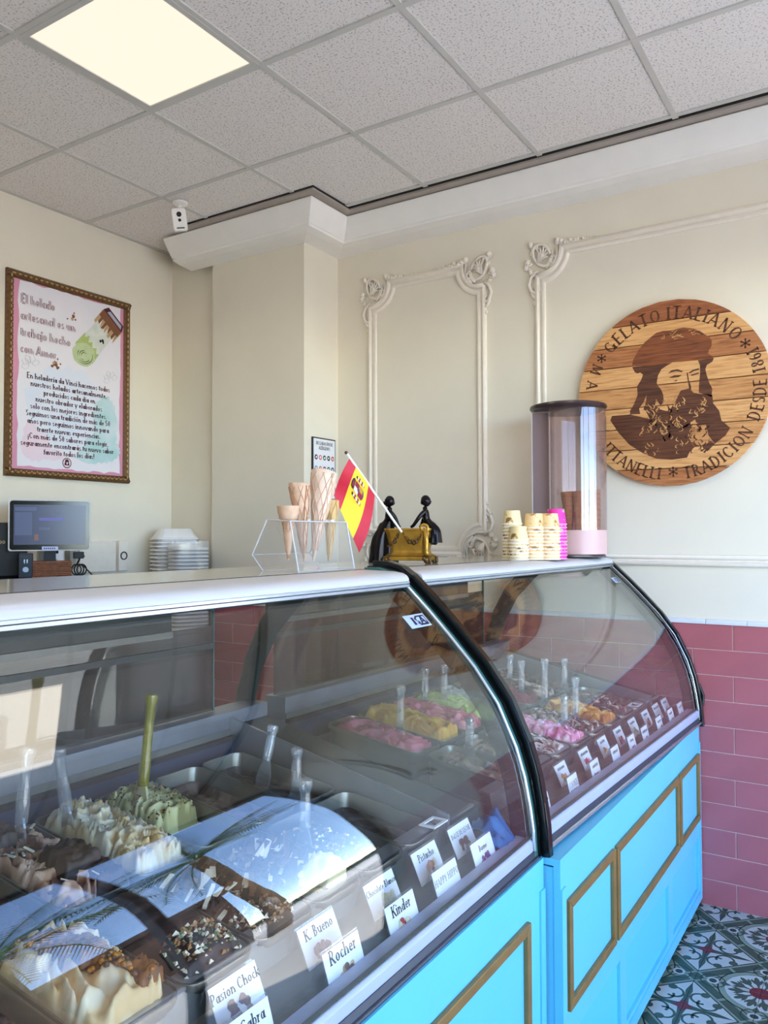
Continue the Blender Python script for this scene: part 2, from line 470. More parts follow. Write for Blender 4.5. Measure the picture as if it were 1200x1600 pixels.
GX = [XB] + [2.2 + .6 * i for i in range(-7, 3)] + [3.43]
GY = [YS + .02] + [2.533 + .6 * j for j in range(-6, 3)] + [YP - .005]
LIGHTS = {(1.6, 1.933), (1.6, 0.133), (-0.2, 0.133), (-0.2, 1.933), (-1.4, 1.333)}  # panels behind the viewer are added, unseen, kept for their light
LIGHTS = {(round(a, 2), round(b, 2)) for a, b in LIGHTS}
tile_cache = {}
for a, b in zip(GX[:-1], GX[1:]):
    for c, d in zip(GY[:-1], GY[1:]):
        w, h = round(b - a, 3), round(d - c, 3)
        if w < .03 or h < .03 or (round(a, 2), round(c, 2)) in LIGHTS: continue
        if (w, h) not in tile_cache:
            W2, H2 = w / 2 - .004, h / 2 - .004
            t = MB().box(-W2, W2, -H2, H2, .006, .02).box(-W2 + .008, W2 - .008, -H2 + .008, H2 - .008, -.001, .006)
            tile_cache[(w, h)] = t.mesh('ceiling_tile', M['ceil'])
        link_mesh('ceiling_tile', tile_cache[(w, h)], ceiling, ((a + b) / 2, (c + d) / 2, ZC + .004))
for x in GX[1:-1]:
    MB().box(x - .012, x + .012, YS, YP, ZC - .003, ZC + .02).build('grid_bar', M['tbar'], ceiling)
for y in GY[1:-1]:
    MB().box(XB, 3.43, y - .012, y + .012, ZC - .0025, ZC + .02).build('grid_bar', M['tbar'], ceiling)
MB().box(XB, XR, YP - .02, YP, ZC - .002, ZC + .02).build('grid_bar', M['tbar'], ceiling)

M['lamp'] = mat('lamp_diffuser', (60, 58, 54), 0.5, emit=(255, 241, 220, 0.95))
LBL = {(1.6, 1.93): 'square lit LED panel set in the ceiling above the poster side of the counter',
       (1.6, 0.13): 'square lit LED panel in the ceiling above the customer aisle, mirrored in the case glass',
       (-0.2, 0.13): 'added unseen LED panel in the ceiling near the shop front, behind the viewer',
       (-0.2, 1.93): 'added unseen LED panel above the near end of the counter',
       (-1.4, 1.33): 'added unseen LED panel in the ceiling nearest the rear wall'}
for (a, b) in sorted(LIGHTS):
    L = empty('ceiling_light', (a + .3, b + .3, ZC), LBL[(a, b)], 'light', 'LED panels in the ceiling')
    MB().box(-.268, .268, -.268, .268, 0, .006).build('diffuser', M['lamp'], L)
    fr = MB()
    for s in (-1, 1):
        fr.box(s * .279 - .011, s * .279 + .011, -.29, .29, -.004, .012)
        fr.box(-.268, .268, s * .279 - .011, s * .279 + .011, -.004, .012)
    fr.build('frame', M['tbar'], L)
    ld = bpy.data.lights.new('led_panel', 'AREA'); ld.shape = 'SQUARE'; ld.size = .52; ld.energy = 4.5; ld.color = (1.0, .90, .76)
    lo = bpy.data.objects.new('led_glow', ld); COL.objects.link(lo); lo.parent = L; lo.location = (0, 0, -.006)

# ---- cornice running round the column, soffit strip coloured as shaded, dark strip painted as the gap's shadow
def sweep(prof, yend=3.53, closed_end=True):
    mb = MB()
    rows = []
    for (d, z) in prof:
        rows.append([(XW - d, YS, z), (XW - d, YC0 - d, z), (XC - d, YC0 - d, z), (XC - d, yend, z)])
    n = len(prof)
    rows.append(rows[0])
    mb.sheet(rows)
    mb.add([r[0] for r in rows[:-1]], [tuple(range(n))])
    mb.add([r[3] for r in rows[:-1]], [tuple(range(n))])
    return mb
struct('trim_1', sweep([(.0, 3.195), (.10, 3.203), (.145, 3.212), (.15, 3.222), (.157, 3.225), (.195, 3.275), (.222, 3.316), (.222, 3.322), (.21, 3.326), (0, 3.326)]), M['plaster'])
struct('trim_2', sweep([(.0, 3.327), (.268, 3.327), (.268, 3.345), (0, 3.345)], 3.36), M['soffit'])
struct('trim_3', sweep([(.268, 3.336), (.274, 3.336), (.274, 3.345), (.268, 3.345)], 3.36), M['dark'])  # solid dark strip painted in place of the gap's shadow

# ---- red tile dado
TW, TH, NR = .326, .110, 11
def dado(parent, y0, y1, xf, jy, name='tile', axis='y'):
    me_cache = {}
    for r in range(NR):
        z0 = r * TH
        k = NR - 1 - r
        off = jy + (TW / 2 if k % 2 else 0)
        js = []
        n0 = math.floor((y0 - off) / TW) - 1
        for n in range(n0, n0 + int((y1 - y0) / TW) + 5):
            a, b = max(y0, off + n * TW), min(y1, off + (n + 1) * TW)
            if b - a > .012: js.append((a, b))
        for a, b in js:
            w = round(b - a, 3)
            if w not in me_cache:
                g, e = .0015, .0018
                W2, H2 = w / 2 - g, TH / 2 - g
                t = MB()
                vs = [(-.001, -W2, -H2), (-.001, W2, -H2), (-.001, W2, H2), (-.001, -W2, H2)]
                vs += [(-.007, -W2, -H2), (-.007, W2, -H2), (-.007, W2, H2), (-.007, -W2, H2)]
                vs += [(-.009, -W2 + e, -H2 + e), (-.009, W2 - e, -H2 + e), (-.009, W2 - e, H2 - e), (-.009, -W2 + e, H2 - e)]
                fs = [(i, (i + 1) % 4, 4 + (i + 1) % 4, 4 + i) for i in range(4)] + [(4 + i, 4 + (i + 1) % 4, 8 + (i + 1) % 4, 8 + i) for i in range(4)] + [(8, 9, 10, 11)]
                if axis == 'x': vs = [(y, x, z) for x, y, z in vs]
                t.add(vs, fs)
                me_cache[w] = t.mesh(name, M['rtile'])
            c = (a + b) / 2
            link_mesh(name, me_cache[w], parent, (xf, c, z0 + TH / 2) if axis == 'y' else (c, xf, z0 + TH / 2))
MB().box(XW - .0055, XW, YS, YC0, 0, NR * TH).build('grout', M['grout'], wall_right)
dado(wall_right, -.4, YC0 - .008, XW, .584)
MB().box(XC - .0055, XC, YC0, YC1, 0, NR * TH).build('grout', M['grout'], wall_column)
dado(wall_column, YC0, YC1, XC, YC0 + .02)
MB().box(XC, XW - .009, YC0 - .0055, YC0, 0, NR * TH).build('grout', M['grout'], wall_column)
dado(wall_column, XC, XW - .009, YC0, XC, axis='x')
cap = empty('trim_4', (XW, 0, NR * TH), kind='structure')
cm = MB()
cm.prism([(-.015, .001), (-.015, .012), (-.011, .019), (-.004, .021), (0, .021), (0, .001)], lambda u, v, d: (u, d, v), -.0815, .0815)
cme = cm.mesh('cap_tile', M['captile'])
y = -.3
while y < YC0 - .1:
    link_mesh('cap_tile', cme, cap, (0, y + .0845, 0)); y += .165
cmc = MB().prism([(-.015, .001), (-.015, .012), (-.011, .019), (-.004, .021), (0, .021), (0, .001)], lambda u, v, d: (u, d, v), -.168, .168).mesh('cap_tile', M['captile'])
for k in range(2):
    link_mesh('cap_tile', cmc, cap, (XC - XW, YC0 + .17 + k * .342, 0))

# ---- patterned cement floor tiles: one printed tile, turned four ways
def floor_tile_mesh():
    P = .2145; h = P / 2 - .0008
    mats = [mat('tile_sage', (128, 146, 126), 0.42, noise=0.10, nscale=9), mat('tile_white', (184, 188, 182), 0.4, noise=0.08, nscale=9),
            mat('tile_green', (58, 84, 70), 0.42, noise=0.12, nscale=9), mat('tile_line', (36, 54, 48), 0.5), mat('tile_red', (112, 40, 48), 0.45, noise=0.1),
            mat('tile_edge', (44, 52, 48), 0.7)]
    mb = MB()
    mb.cur = 5; mb.box(-h, h, -h, h, -.012, -.0006)
    def lay(poly, lev, m):
        mb.cur = m
        # clip to the unit square
        def clip(pl, ax, val, keep_less):
            out = []
            for i in range(len(pl)):
                a, b = pl[i], pl[(i + 1) % len(pl)]
                ia = (a[ax] <= val) if keep_less else (a[ax] >= val)
                ib = (b[ax] <= val) if keep_less else (b[ax] >= val)
                if ia: out.append(a)
                if ia != ib:
                    t = (val - a[ax]) / (b[ax] - a[ax])
                    out.append((a[0] + t * (b[0] - a[0]), a[1] + t * (b[1] - a[1])))
            return out
        for ax, val, l in ((0, 0, False), (0, 1, True), (1, 0, False), (1, 1, True)):
            poly = clip(poly, ax, val, l)
            if len(poly) < 3: return
        mb.poly(poly, lambda u, v, d: ((u * 2 - 1) * h, (v * 2 - 1) * h, d), -.0005 + lev * .00012)
    diag = lambda s0, s1, w0, w1: [((s0 + w0) / 2, (s0 - w0) / 2), ((s0 + w1) / 2, (s0 - w1) / 2), ((s1 + w1) / 2, (s1 - w1) / 2), ((s1 + w0) / 2, (s1 - w0) / 2)]
    lay([(0, 0), (1, 0), (1, 1), (0, 1)], 0, 0)
    lay([(0, 0), (.80, 0), (0, .80)], 1, 1)
    lay(diag(.80, .835, -1.2, 1.2), 2, 3)
    lay(diag(1.165, 1.195, -1.2, 1.2), 2, 3)
    for a, b in ((-.80, -.04), (.04, .80), (-1.2, -.86), (.86, 1.2)):
        lay(diag(.89, 1.11, a, b), 2, 2)
    ring = lambda cx, cy, r0, r1, a0, a1, n=10: disc(cx, cy, r1, n, None, a0, a1) + list(reversed(disc(cx, cy, r0, n, None, a0, a1)))
    lay(disc(1, 1, .66, 24), 2, 3); lay(disc(1, 1, .635, 24), 3, 0)
    lay(disc(1, 1, .54, 24), 4, 1)
    for a in (195, 225, 255):
        w = 15
        pl = []
        for q, r in ((-2, .12), (-6, .26), (-12, .30), (-15, .38), (-11, .44), (-7, .38), (-4, .46), (0, .50), (4, .46), (7, .38), (11, .44), (15, .38), (12, .30), (6, .26), (2, .12)):
            pl.append((1 + r * math.cos(math.radians(a + q)), 1 + r * math.sin(math.radians(a + q))))
        lay(pl, 5, 2)
    lay(disc(1, 1, .17, 14), 6, 4)
    for sw in (0, 1):
        S = (lambda p: [(v, u) for u, v in p]) if sw else (lambda p: p)
        lay(S(ring(1, .27, .185, .205, 90, 270)), 5, 3)
        lay(S(disc(1, .27, .10, 14)), 6, 1); lay(S(disc(1, .27, .062, 12)), 7, 3)
        lay(S([(1, .38), (.94, .44), (1, .56)]), 6, 2)
        lay(S([(0, 0), (0, .075), (.16, .05), (.34, .03), (.44, .05), (.5, .05), (.74, 0)]), 3, 2)
        lay(S(ring(.33, .20, .125, .17, 150, 275)), 3, 2)
        lay(S(ring(.33, .20, .125, .165, -90, 20)), 3, 2)
        lay(S(disc(.47, .25, .075, 12)), 4, 2)
        lay(S(disc(.60, .0, .0, 3)), 4, 2)
    lay([(0, 0), (.16, 0), (.07, .07), (0, .16)], 5, 4)
    return mb.mesh('floor_tile', mats)
fme = floor_tile_mesh()
P = .2145
for i in range(-11, 4):
    for j in range(-9, 2):
        x, y = 2.867 + P * (i + .5), .63 + P * (j + .5)
        if x - P / 2 > XW - .01 or y < YS - .1: continue
        rz = {(0, 0): 0, (1, 0): 90, (1, 1): 180, (0, 1): -90}[(i % 2, j % 2)]
        link_mesh('floor_tile', fme, floor, (x, y, 0), math.radians(rz))
# ================================================================== plaster panel mouldings on the tile wall
def run_moulding(path, prof, closed=True):
    """path: (y,z) points on the wall; prof: (offset to the inside, height off the wall)"""
    n = len(path)
    mb = MB(); rows = []
    for i in range(n):
        p = Vector(path[i]).to_2d()
        a = Vector(path[i - 1]).to_2d(); b = Vector(path[(i + 1) % n]).to_2d()
        if not closed and i == 0: a = p - (b - p)
        if not closed and i == n - 1: b = p + (p - a)
        t0 = (p - a).normalized(); t1 = (b - p).normalized()
        n0 = Vector((-t0.y, t0.x)); n1 = Vector((-t1.y, t1.x))
        m = (n0 + n1).normalized(); m = m / max(.35, m.dot(n0))
        rows.append([(XW - h, p.x + m.x * o, p.y + m.y * o) for o, h in prof])
    if closed: rows.append(rows[0])
    return mb.sheet(rows)
PROF = [(-.027, 0), (-.027, .010), (-.021, .017), (-.012, .019), (-.005, .013), (-.003, .008), (.003, .008), (.007, .013), (.014, .015), (.022, .012), (.026, .006), (.026, 0)]

def notched(y0, y1, z0, z1, r):
    """counter-clockwise in (y,z); concave quarter circles at the corners"""
    pts = []
    for cx, cz, a0 in ((y0, z0, 90), (y1, z0, 180), (y1, z1, 270), (y0, z1, 0)):
        for i in range(9):
            a = math.radians(a0 - 90 * i / 8)
            pts.append((cx + r * math.cos(a), cz + r * math.sin(a)))
    return pts

def spiral(cx, cy, r0, r1, a0, turns, n=14):
    return [(cx + (r0 + (r1 - r0) * t) * math.cos(math.radians(a0 + 360 * turns * t)), cy + (r0 + (r1 - r0) * t) * math.sin(math.radians(a0 + 360 * turns * t))) for t in [i / n for i in range(n + 1)]]

def ornament_mesh(flip_a, flip_b, name='corner_ornament'):
    """rococo corner: a runs along the horizontal rail, b down the upright; origin at the frame's outer corner"""
    mb = MB()
    W = lambda a, b, h=.006: (-h, (-a if flip_a else a), (b if flip_b else -b))
    def strand(pts, r0, r1=None, h=.006):
        r1 = r1 or r0 * .5
        k = len(pts)
        mb.tube([W(a, b, h) for a, b in pts], [r0 + (r1 - r0) * i / (k - 1) for i in range(k)], 6)
    def bead(a, b, r, sa=1, sb=1):
        mb.ball(W(a, b, r * .55), r, 6, (.8, sa, sb))
    # cartouche: oval wreath with a shell inside
    strand([(.028 + .046 * math.cos(t), .028 + .060 * math.sin(t) * .9 + .02 * math.cos(t)) for t in np.linspace(0, 6.0, 20)], .009, .008)
    for t in np.linspace(-.5, 2.4, 6):
        strand([(.028 - .020 + .0 * t, .062), (.030 + .018 * math.cos(t), .030 - .020 * math.sin(t)), (.028 + .034 * math.cos(t), .024 - .040 * math.sin(t))], .0065, .004, .010)
    bead(.030, .030, .016); bead(.020, .052, .011)
    # leaves flaring out from the corner
    for a, b, r in ((-.028, -.034, .016), (-.044, .052, .017), (-.052, .075, .014), (-.03, .10, .012), (.108, -.030, .016), (.128, -.022, .014), (.005, -.014, .010), (-.022, .010, .010)):
        bead(a, b, r)
        strand(spiral(a, b, r * 1.25, r * .5, 20, .8, 8), .005, .004)
    # leaf strands inside the concave corner
    strand([(.050, .098), (.075, .070), (.085, .040), (.080, .012)], .010, .005)
    strand([(.070, .098), (.098, .070), (.108, .030), (.104, -.004)], .009, .006)
    strand(spiral(.082, .054, .022, .006, 120, -1.1), .007, .005, .008)
    strand([(.0, .118), (.05, .116), (.095, .094), (.120, .055), (.124, .0)], .006, .006, .012)
    # big S-scroll running down the upright
    strand([(.010, .105), (-.028, .128), (-.040, .165), (-.028, .200), (-.004, .212), (.012, .198), (.010, .176), (-.006, .170), (-.012, .184)], .010, .007)
    bead(-.004, .186, .011)
    strand([(-.030, .205), (-.016, .228), (.004, .240)], .010, .006)
    for i, (a, b) in enumerate(((.002, .248), (-.010, .262), (.006, .272), (-.002, .290), (.004, .308))):
        bead(a, b, .012 - .0018 * i, .9, 1.2)
    # flower sprig running along the top rail
    for i in range(13):
        t = i / 12
        bead(.148 + .150 * t, -.016 + .010 * math.sin(i * 2.4) * (1 - t * .6) + .004, .0135 * (1 - .6 * t))
    strand([(.13, -.002), (.20, -.004), (.31, .006)], .007, .003)
    return mb.mesh(name, M['mould'], 'all')
ORN = {(fa, fb): ornament_mesh(fa, fb) for fa in (0, 1) for fb in (0, 1)}
def wall_frame(name, y0, y1, z0, z1, corners):
    f = empty(name, (XW, (y0 + y1) / 2, z0), kind='structure')
    run_moulding(notched(y0, y1, z0, z1, .125), PROF).build('moulding', M['mould'], f, world=True, smooth=True)
    for c in corners:
        right, bottom = 'r' in c, 'b' in c
        # image right = smaller y.  a points from the corner to the inside of the frame
        me = ORN[(0 if right else 1, 1 if bottom else 0)]
        yy = (y0 - .018) if right else (y1 + .018)
        zz = (z0 - .018) if bottom else (z1 + .018)
        link_mesh('corner_ornament', me, f, (-.003, yy - (y0 + y1) / 2, zz - z0))
wall_frame('trim_5', 1.760, 2.430, 1.515, 2.985, ['lt', 'rt', 'lb', 'rb'])
wall_frame('trim_6', -.62, 1.440, 1.485, 2.985, ['lt', 'lb'])

# ================================================================== round wooden sign
SX, SY, SZ, SR = 3.664, .824, 2.232, .416
def wood(name, c1, c2, c3, seed):
    m = bpy.data.materials.new(name); m.use_nodes = True
    nt = m.node_tree; b = nt.nodes['Principled BSDF']; b.inputs['Roughness'].default_value = 0.5
    tc = nt.nodes.new('ShaderNodeTexCoord'); mp = nt.nodes.new('ShaderNodeMapping')
    mp.inputs['Scale'].default_value = (1, 2.6, 44); mp.inputs['Location'].default_value = (seed, seed * 3.1, seed * 1.7)
    n = nt.nodes.new('ShaderNodeTexNoise'); n.inputs['Scale'].default_value = 3.2; n.inputs['Detail'].default_value = 6; n.inputs['Distortion'].default_value = 0.6
    r = nt.nodes.new('ShaderNodeValToRGB')
    e = r.color_ramp.elements
    e[0].position = .3; e[0].color = lin(*c2); e[1].position = .62; e[1].color = lin(*c1)
    k = e.new(.46); k.color = lin(*c3)
    nt.links.new(tc.outputs['Object'], mp.inputs[0]); nt.links.new(mp.outputs[0], n.inputs['Vector']); nt.links.new(n.outputs[0], r.inputs[0]); nt.links.new(r.outputs[0], b.inputs['Base Color'])
    return m
WD = [wood('wood_honey', (226, 172, 112), (186, 126, 70), (216, 158, 98), 1), wood('wood_umber', (188, 124, 74), (136, 80, 44), (170, 106, 60), 5),
      wood('wood_amber', (212, 154, 96), (158, 100, 54), (198, 138, 82), 9), wood('wood_rust', (172, 102, 58), (122, 68, 36), (152, 86, 48), 13)]
M['burn'] = wood('burnt_wood', (104, 58, 32), (58, 28, 16), (84, 44, 24), 3)
M['burn2'] = wood('burnt_cap', (146, 80, 40), (92, 46, 22), (126, 66, 32), 7)
sign = empty('wooden_sign', (SX, SY, SZ), 'round plank sign with a burnt portrait of a bearded man in a cap', 'sign')
sf = lambda u, v, d: (-d, -u, v)
edges = [SR, .326, .231, .138, .040, -.054, -.150, -.246, -.338, -SR]
pick = [3, 0, 1, 0, 2, 0, 2, 0, 1]
for k in range(9):
    t, b = edges[k] - .0020, edges[k + 1] + .0020
    arcp = lambda v: math.sqrt(max(1e-6, SR * SR - v * v))
    vs = np.linspace(b, t, 7)
    pl = [(arcp(v), v) for v in vs] + [(-arcp(v), v) for v in reversed(vs)]
    if k == 0: pl = [p for i, p in enumerate(pl)]
    MB().prism(pl, sf, 0.0, -.022 + .0016 * (k % 3)).build('plank', WD[pick[k]], sign)
bk = MB().lathe([(.0001, 0), (SR - .012, 0), (SR - .012, .012), (.0001, .012)], (0, 0, 0), 32).build('backing', M['burn'], sign)
bk.rotation_euler = (0, math.radians(90), 0); bk.location = (.0225, 0, 0)
def arc_text(mb, txt, a0, a1, r, size, top=True):
    """a0..a1 degrees (image angle, counter-clockwise), first letter at a0"""
    adv = [glyph_quads(c, 1)[0] for c in txt]
    cen = [sum(adv[:i]) + adv[i] / 2 for i in range(len(txt))]
    for c, ch, w in zip(cen, txt, adv):
        t = (c - cen[0]) / max(1e-6, cen[-1] - cen[0]) if len(txt) > 1 else 0
        a = math.radians(a0 + (a1 - a0) * t)
        ps = glyph_quads(ch, 1.15)[1]
        er = Vector((math.cos(a), math.sin(a))); et = Vector((math.sin(a), -math.cos(a))) if top else Vector((-math.sin(a), math.cos(a)))
        rb = r - size / 2 if top else r + size / 2
        for p in ps:
            q = []
            for u, v in p:
                P_ = er * (rb + (v * size if top else -v * size)) + et * ((u - w / 2) * size)
                q.append(sf(P_.x, P_.y, .0006))
            mb.add(q, [tuple(range(len(q)))])
lt = MB()
arc_text(lt, 'GELATO ITALIANO', 138, 40, .357, .056)
arc_text(lt, 'TRADICION', -79, -33, .366, .051, False)
arc_text(lt, 'DESDE', -21, 1, .366, .050, False)
arc_text(lt, '1861', 9.5, 23, .368, .050, False)
arc_text(lt, 'ITTANELLI', -142, -98, .362, .052, False)
arc_text(lt, 'MA', 157, 169, .358, .052, False)
for a in (148, 30, -88.5):
    arc_text(lt, '*', a, a, .357, .06, a > 0)
tag(lt.build('lettering', M['burn'], sign, fix=False), kind='stuff')
PORT = {
'cap': [(-0.167,0.137),(-0.159,0.167),(-0.142,0.2),(-0.128,0.217),(-0.106,0.241),(-0.08,0.26),(-0.056,0.276),(-0.028,0.281),(0.009,0.278),(0.032,0.282),(0.063,0.283),(0.095,0.276),(0.126,0.262),(0.148,0.242),(0.167,0.228),(0.178,0.21),(0.177,0.187),(0.166,0.17),(0.162,0.156),(0.183,0.137),(0.185,0.13),(0.124,0.131),(0.012,0.135),(-0.025,0.132),(-0.081,0.129)],
'hairL': [(-0.165,0.134),(-0.153,0.108),(-0.141,0.102),(-0.129,0.105),(-0.117,0.094),(-0.125,0.071),(-0.144,0.043),(-0.142,0.004),(-0.159,-0.038),(-0.177,-0.066),(-0.177,-0.083),(-0.131,-0.084),(-0.136,-0.06),(-0.116,-0.032),(-0.102,0.0),(-0.105,-0.033),(-0.117,-0.066),(-0.093,-0.078),(-0.07,-0.07),(-0.06,-0.023),(-0.042,-0.054),(-0.027,-0.04),(-0.029,-0.007),(-0.038,0.018),(-0.05,0.034),(-0.057,0.049),(-0.051,0.082),(-0.035,0.109),(-0.007,0.125),(0.012,0.133),(-0.081,0.131)],
'hairR': [(0.12,0.13),(0.128,0.109),(0.128,0.072),(0.125,0.044),(0.122,0.007),(0.122,-0.012),(0.174,-0.036),(0.177,0.001),(0.166,0.025),(0.156,0.059),(0.15,0.088),(0.157,0.106),(0.179,0.117),(0.185,0.131)],
'beard': [(0.009,-0.072),(0.028,-0.031),(0.046,0.005),(0.082,0.011),(0.1,-0.01),(0.122,-0.017),(0.177,-0.027),(0.18,-0.064),(0.204,-0.099),(0.212,-0.141),(0.247,-0.176),(0.228,-0.207),(0.184,-0.241),(0.159,-0.202),(0.149,-0.155),(0.111,-0.156),(0.105,-0.128),(0.085,-0.14),(0.071,-0.158),(0.049,-0.161),(0.008,-0.148),(-0.01,-0.133),(0.004,-0.105)],
'coat': [(-0.26,-0.083),(-0.177,-0.083),(-0.084,-0.112),(-0.066,-0.138),(-0.048,-0.159),(-0.043,-0.197),(-0.025,-0.222),(0.007,-0.201),(-0.01,-0.152),(0.008,-0.144),(0.053,-0.157),(0.048,-0.194),(0.07,-0.233),(0.052,-0.251),(0.079,-0.271),(0.069,-0.294),(0.006,-0.3),(-0.063,-0.292),(-0.119,-0.265),(-0.181,-0.222),(-0.229,-0.165),(-0.268,-0.103)],
'browL': [(-0.007,0.087),(0.007,0.099),(0.034,0.101),(0.056,0.091),(0.052,0.085),(0.029,0.093),(0.006,0.09)],
'eyeL': [(-0.005,0.067),(0.02,0.076),(0.052,0.073),(0.038,0.065),(0.011,0.065)],
'browR': [(0.081,0.081),(0.097,0.091),(0.123,0.095),(0.126,0.088),(0.101,0.084),(0.085,0.076)],
'eyeR': [(0.085,0.069),(0.123,0.077),(0.123,0.071),(0.096,0.065)],
'nose': [(0.072,0.078),(0.077,0.083),(0.081,0.048),(0.09,0.019),(0.09,0.003),(0.082,0.008),(0.076,0.049)],
'wrinkle': [(0.015,0.05),(0.033,0.056),(0.029,0.048)],
'chin': [(-0.105,-0.075),(-0.062,-0.055),(-0.035,-0.075),(0.0,-0.085),(0.006,-0.13),(-0.004,-0.16),(0.006,-0.2),(-0.024,-0.222),(-0.044,-0.195),(-0.05,-0.158),(-0.07,-0.135),(-0.09,-0.11)],
'lower': [(0.05,-0.158),(0.085,-0.14),(0.09,-0.18),(0.078,-0.21),(0.1,-0.25),(0.078,-0.272),(0.052,-0.252),(0.07,-0.232),(0.048,-0.194)],
'tuft': [(0.184,-0.241),(0.154,-0.271),(0.132,-0.251),(0.145,-0.243),(0.167,-0.226)]}
pm = MB()
for k, pl in PORT.items():
    pm.cur = 1 if k == 'cap' else 0
    pm.poly(pl, sf, .0005 if k not in ('hairL',) else .0007)
rng = random.Random(5)
pm.cur = 0
def lock(x, y, L, a, w):     # a wavy lock of hair burnt into the wood
    pts = []
    for i in range(6):
        t = i / 5
        pts.append((x + L * t * math.cos(a) + .006 * math.sin(t * 7 + x * 90), y + L * t * math.sin(a) + .004 * math.cos(t * 6)))
    L_, R_ = [], []
    for i, (u, v) in enumerate(pts):
        ww = w * math.sin(math.pi * (i + .6) / 6.2)
        L_.append((u - ww * math.sin(a), v + ww * math.cos(a))); R_.append((u + ww * math.sin(a), v - ww * math.cos(a)))
    return L_ + R_[::-1]
for _ in range(46):
    u, v = rng.uniform(-.10, .03), rng.uniform(-.20, -.05)
    pm.poly(lock(u, v, rng.uniform(.02, .05), math.radians(rng.uniform(-120, -60)), rng.uniform(.002, .005)), sf, .0008)
for _ in range(30):
    u, v = rng.uniform(.05, .17), rng.uniform(-.26, -.15)
    pm.poly(lock(u, v, rng.uniform(.015, .035), math.radians(rng.uniform(-130, -40)), rng.uniform(.002, .004)), sf, .0008)
pm.cur = 2
for _ in range(70):
    u, v = rng.uniform(-.13, .15), rng.uniform(-.17, -.02)
    pm.poly(lock(u, v, rng.uniform(.012, .035), math.radians(rng.uniform(-125, -55)), rng.uniform(.0015, .0035)), sf, .0011)
for _ in range(16):
    u, v = rng.uniform(-.12, .08), rng.uniform(-.27, -.19)
    pm.poly(lock(u, v, rng.uniform(.01, .022), math.radians(rng.uniform(-125, -55)), rng.uniform(.0012, .0028)), sf, .0011)
for _ in range(20):
    u, v = rng.uniform(-.04, .13), rng.uniform(.245, .272)
    pm.poly(lock(u, v, .016, math.radians(rng.uniform(-60, 60)), .0014), sf, .0011)
pm.build('portrait', [M['burn'], M['burn2'], WD[0]], sign, fix=False)

# ================================================================== framed poster on the left wall
PX0, PX1, PZ0, PZ1 = 2.330, 3.098, 1.905, 2.957
poster = empty('framed_poster', ((PX0 + PX1) / 2, YP, PZ0), 'framed pink and white poster with a gelato brush and shop story text', 'poster')
M['pfr'] = mat('antique_gold', (120, 86, 52), 0.42, metal=0.4, noise=0.35, nscale=60)
M['pfr2'] = mat('gilt_leaf', (196, 160, 108), 0.38, metal=0.4, noise=0.2, nscale=60)
hw, hh, FWD = (PX1 - PX0) / 2, (PZ1 - PZ0), .040
pf = lambda u, v, d: (u, -d, v)       # u right, v up from the lower edge
for a, b, c, d in ((-hw, hw, 0, FWD), (-hw, hw, hh - FWD, hh), (-hw, -hw + FWD, FWD, hh - FWD), (hw - FWD, hw, FWD, hh - FWD)):
    horiz = (b - a) > (d - c)
    m = MB()
    pr_ = [(0, 0), (0, .018), (.3, .030), (.55, .022), (.8, .020), (1, .012), (1, 0)]
    def fnp(u, v, dd, a=a, b=b, c=c, d=d, horiz=horiz):
        top = (c > hh / 2) if horiz else (a > 0)
        q = u if not top else 1 - u
        return (dd, -v, c + q * (d - c)) if horiz else (a + q * (b - a), -v, dd)
    m.prism([(u, v) for u, v in pr_], fnp, (a if horiz else c), (b if horiz else d))
    m.build('frame_bar', M['pfr'], poster, bevel=0)
lv = MB()
for i in range(24):
    x = -hw + .02 + (2 * hw - .04) * (i + .5) / 24
    for z in (.5 * FWD, hh - .5 * FWD):
        lv.ball((x, -.026, z), .0085, 6, (1.3, .5, .7)); lv.ball((x + .016, -.026, z + .007), .005, 5, (1, .6, 1))
for i in range(32):
    z = .02 + (hh - .04) * (i + .5) / 32
    for x in (-hw + .5 * FWD, hw - .5 * FWD):
        lv.ball((x, -.026, z), .0085, 6, (.7, .5, 1.3)); lv.ball((x + .007, -.026, z + .016), .005, 5, (1, .6, 1))
tag(lv.build('leaf_beading', M['pfr2'], poster, smooth='all'), kind='stuff')
pw, ph = hw - FWD, hh - 2 * FWD
M['pink'] = mat('poster_pink', (222, 152, 178), 0.55, noise=0.06, nscale=6)
M['pwhite'] = mat('poster_white', (232, 230, 236), 0.55, noise=0.02, nscale=5, rgb2=(238, 232, 238))
M['pteal'] = mat('poster_teal', (176, 214, 214), 0.55, nscale=9, rgb2=(212, 226, 232))
M['ppink2'] = mat('poster_blush', (240, 212, 222), 0.55, nscale=9, rgb2=(236, 220, 230))
M['pblue'] = mat('poster_pale_blue', (222, 228, 242), 0.55, nscale=5, rgb2=(230, 232, 242))
psheet = MB().box(-pw - .006, pw + .006, -.008, 0, FWD - .006, hh - FWD + .006).build('sheet', M['pink'], poster)
rng = random.Random(11)
pa = MB()
def ragged(x0, x1, y0, y1, j=.006, n=18):
    o = []
    for i in range(n): o.append((x0 + (x1 - x0) * i / n, y0 + rng.uniform(-j, j)))
    for i in range(n): o.append((x1 + rng.uniform(-j, j), y0 + (y1 - y0) * i / n))
    for i in range(n): o.append((x1 + (x0 - x1) * i / n, y1 + rng.uniform(-j, j)))
    for i in range(n): o.append((x0 + rng.uniform(-j, j), y1 + (y0 - y1) * i / n))
    return o
pc = lambda u, v, d: (u, -d, hh / 2 + v)     # centred on the sheet
pa.poly(ragged(-pw + .030, pw - .022, -ph / 2 + .014, ph / 2 - .004), pc, .0086)
pa.build('white_ground', M['pwhite'], psheet, fix=False)
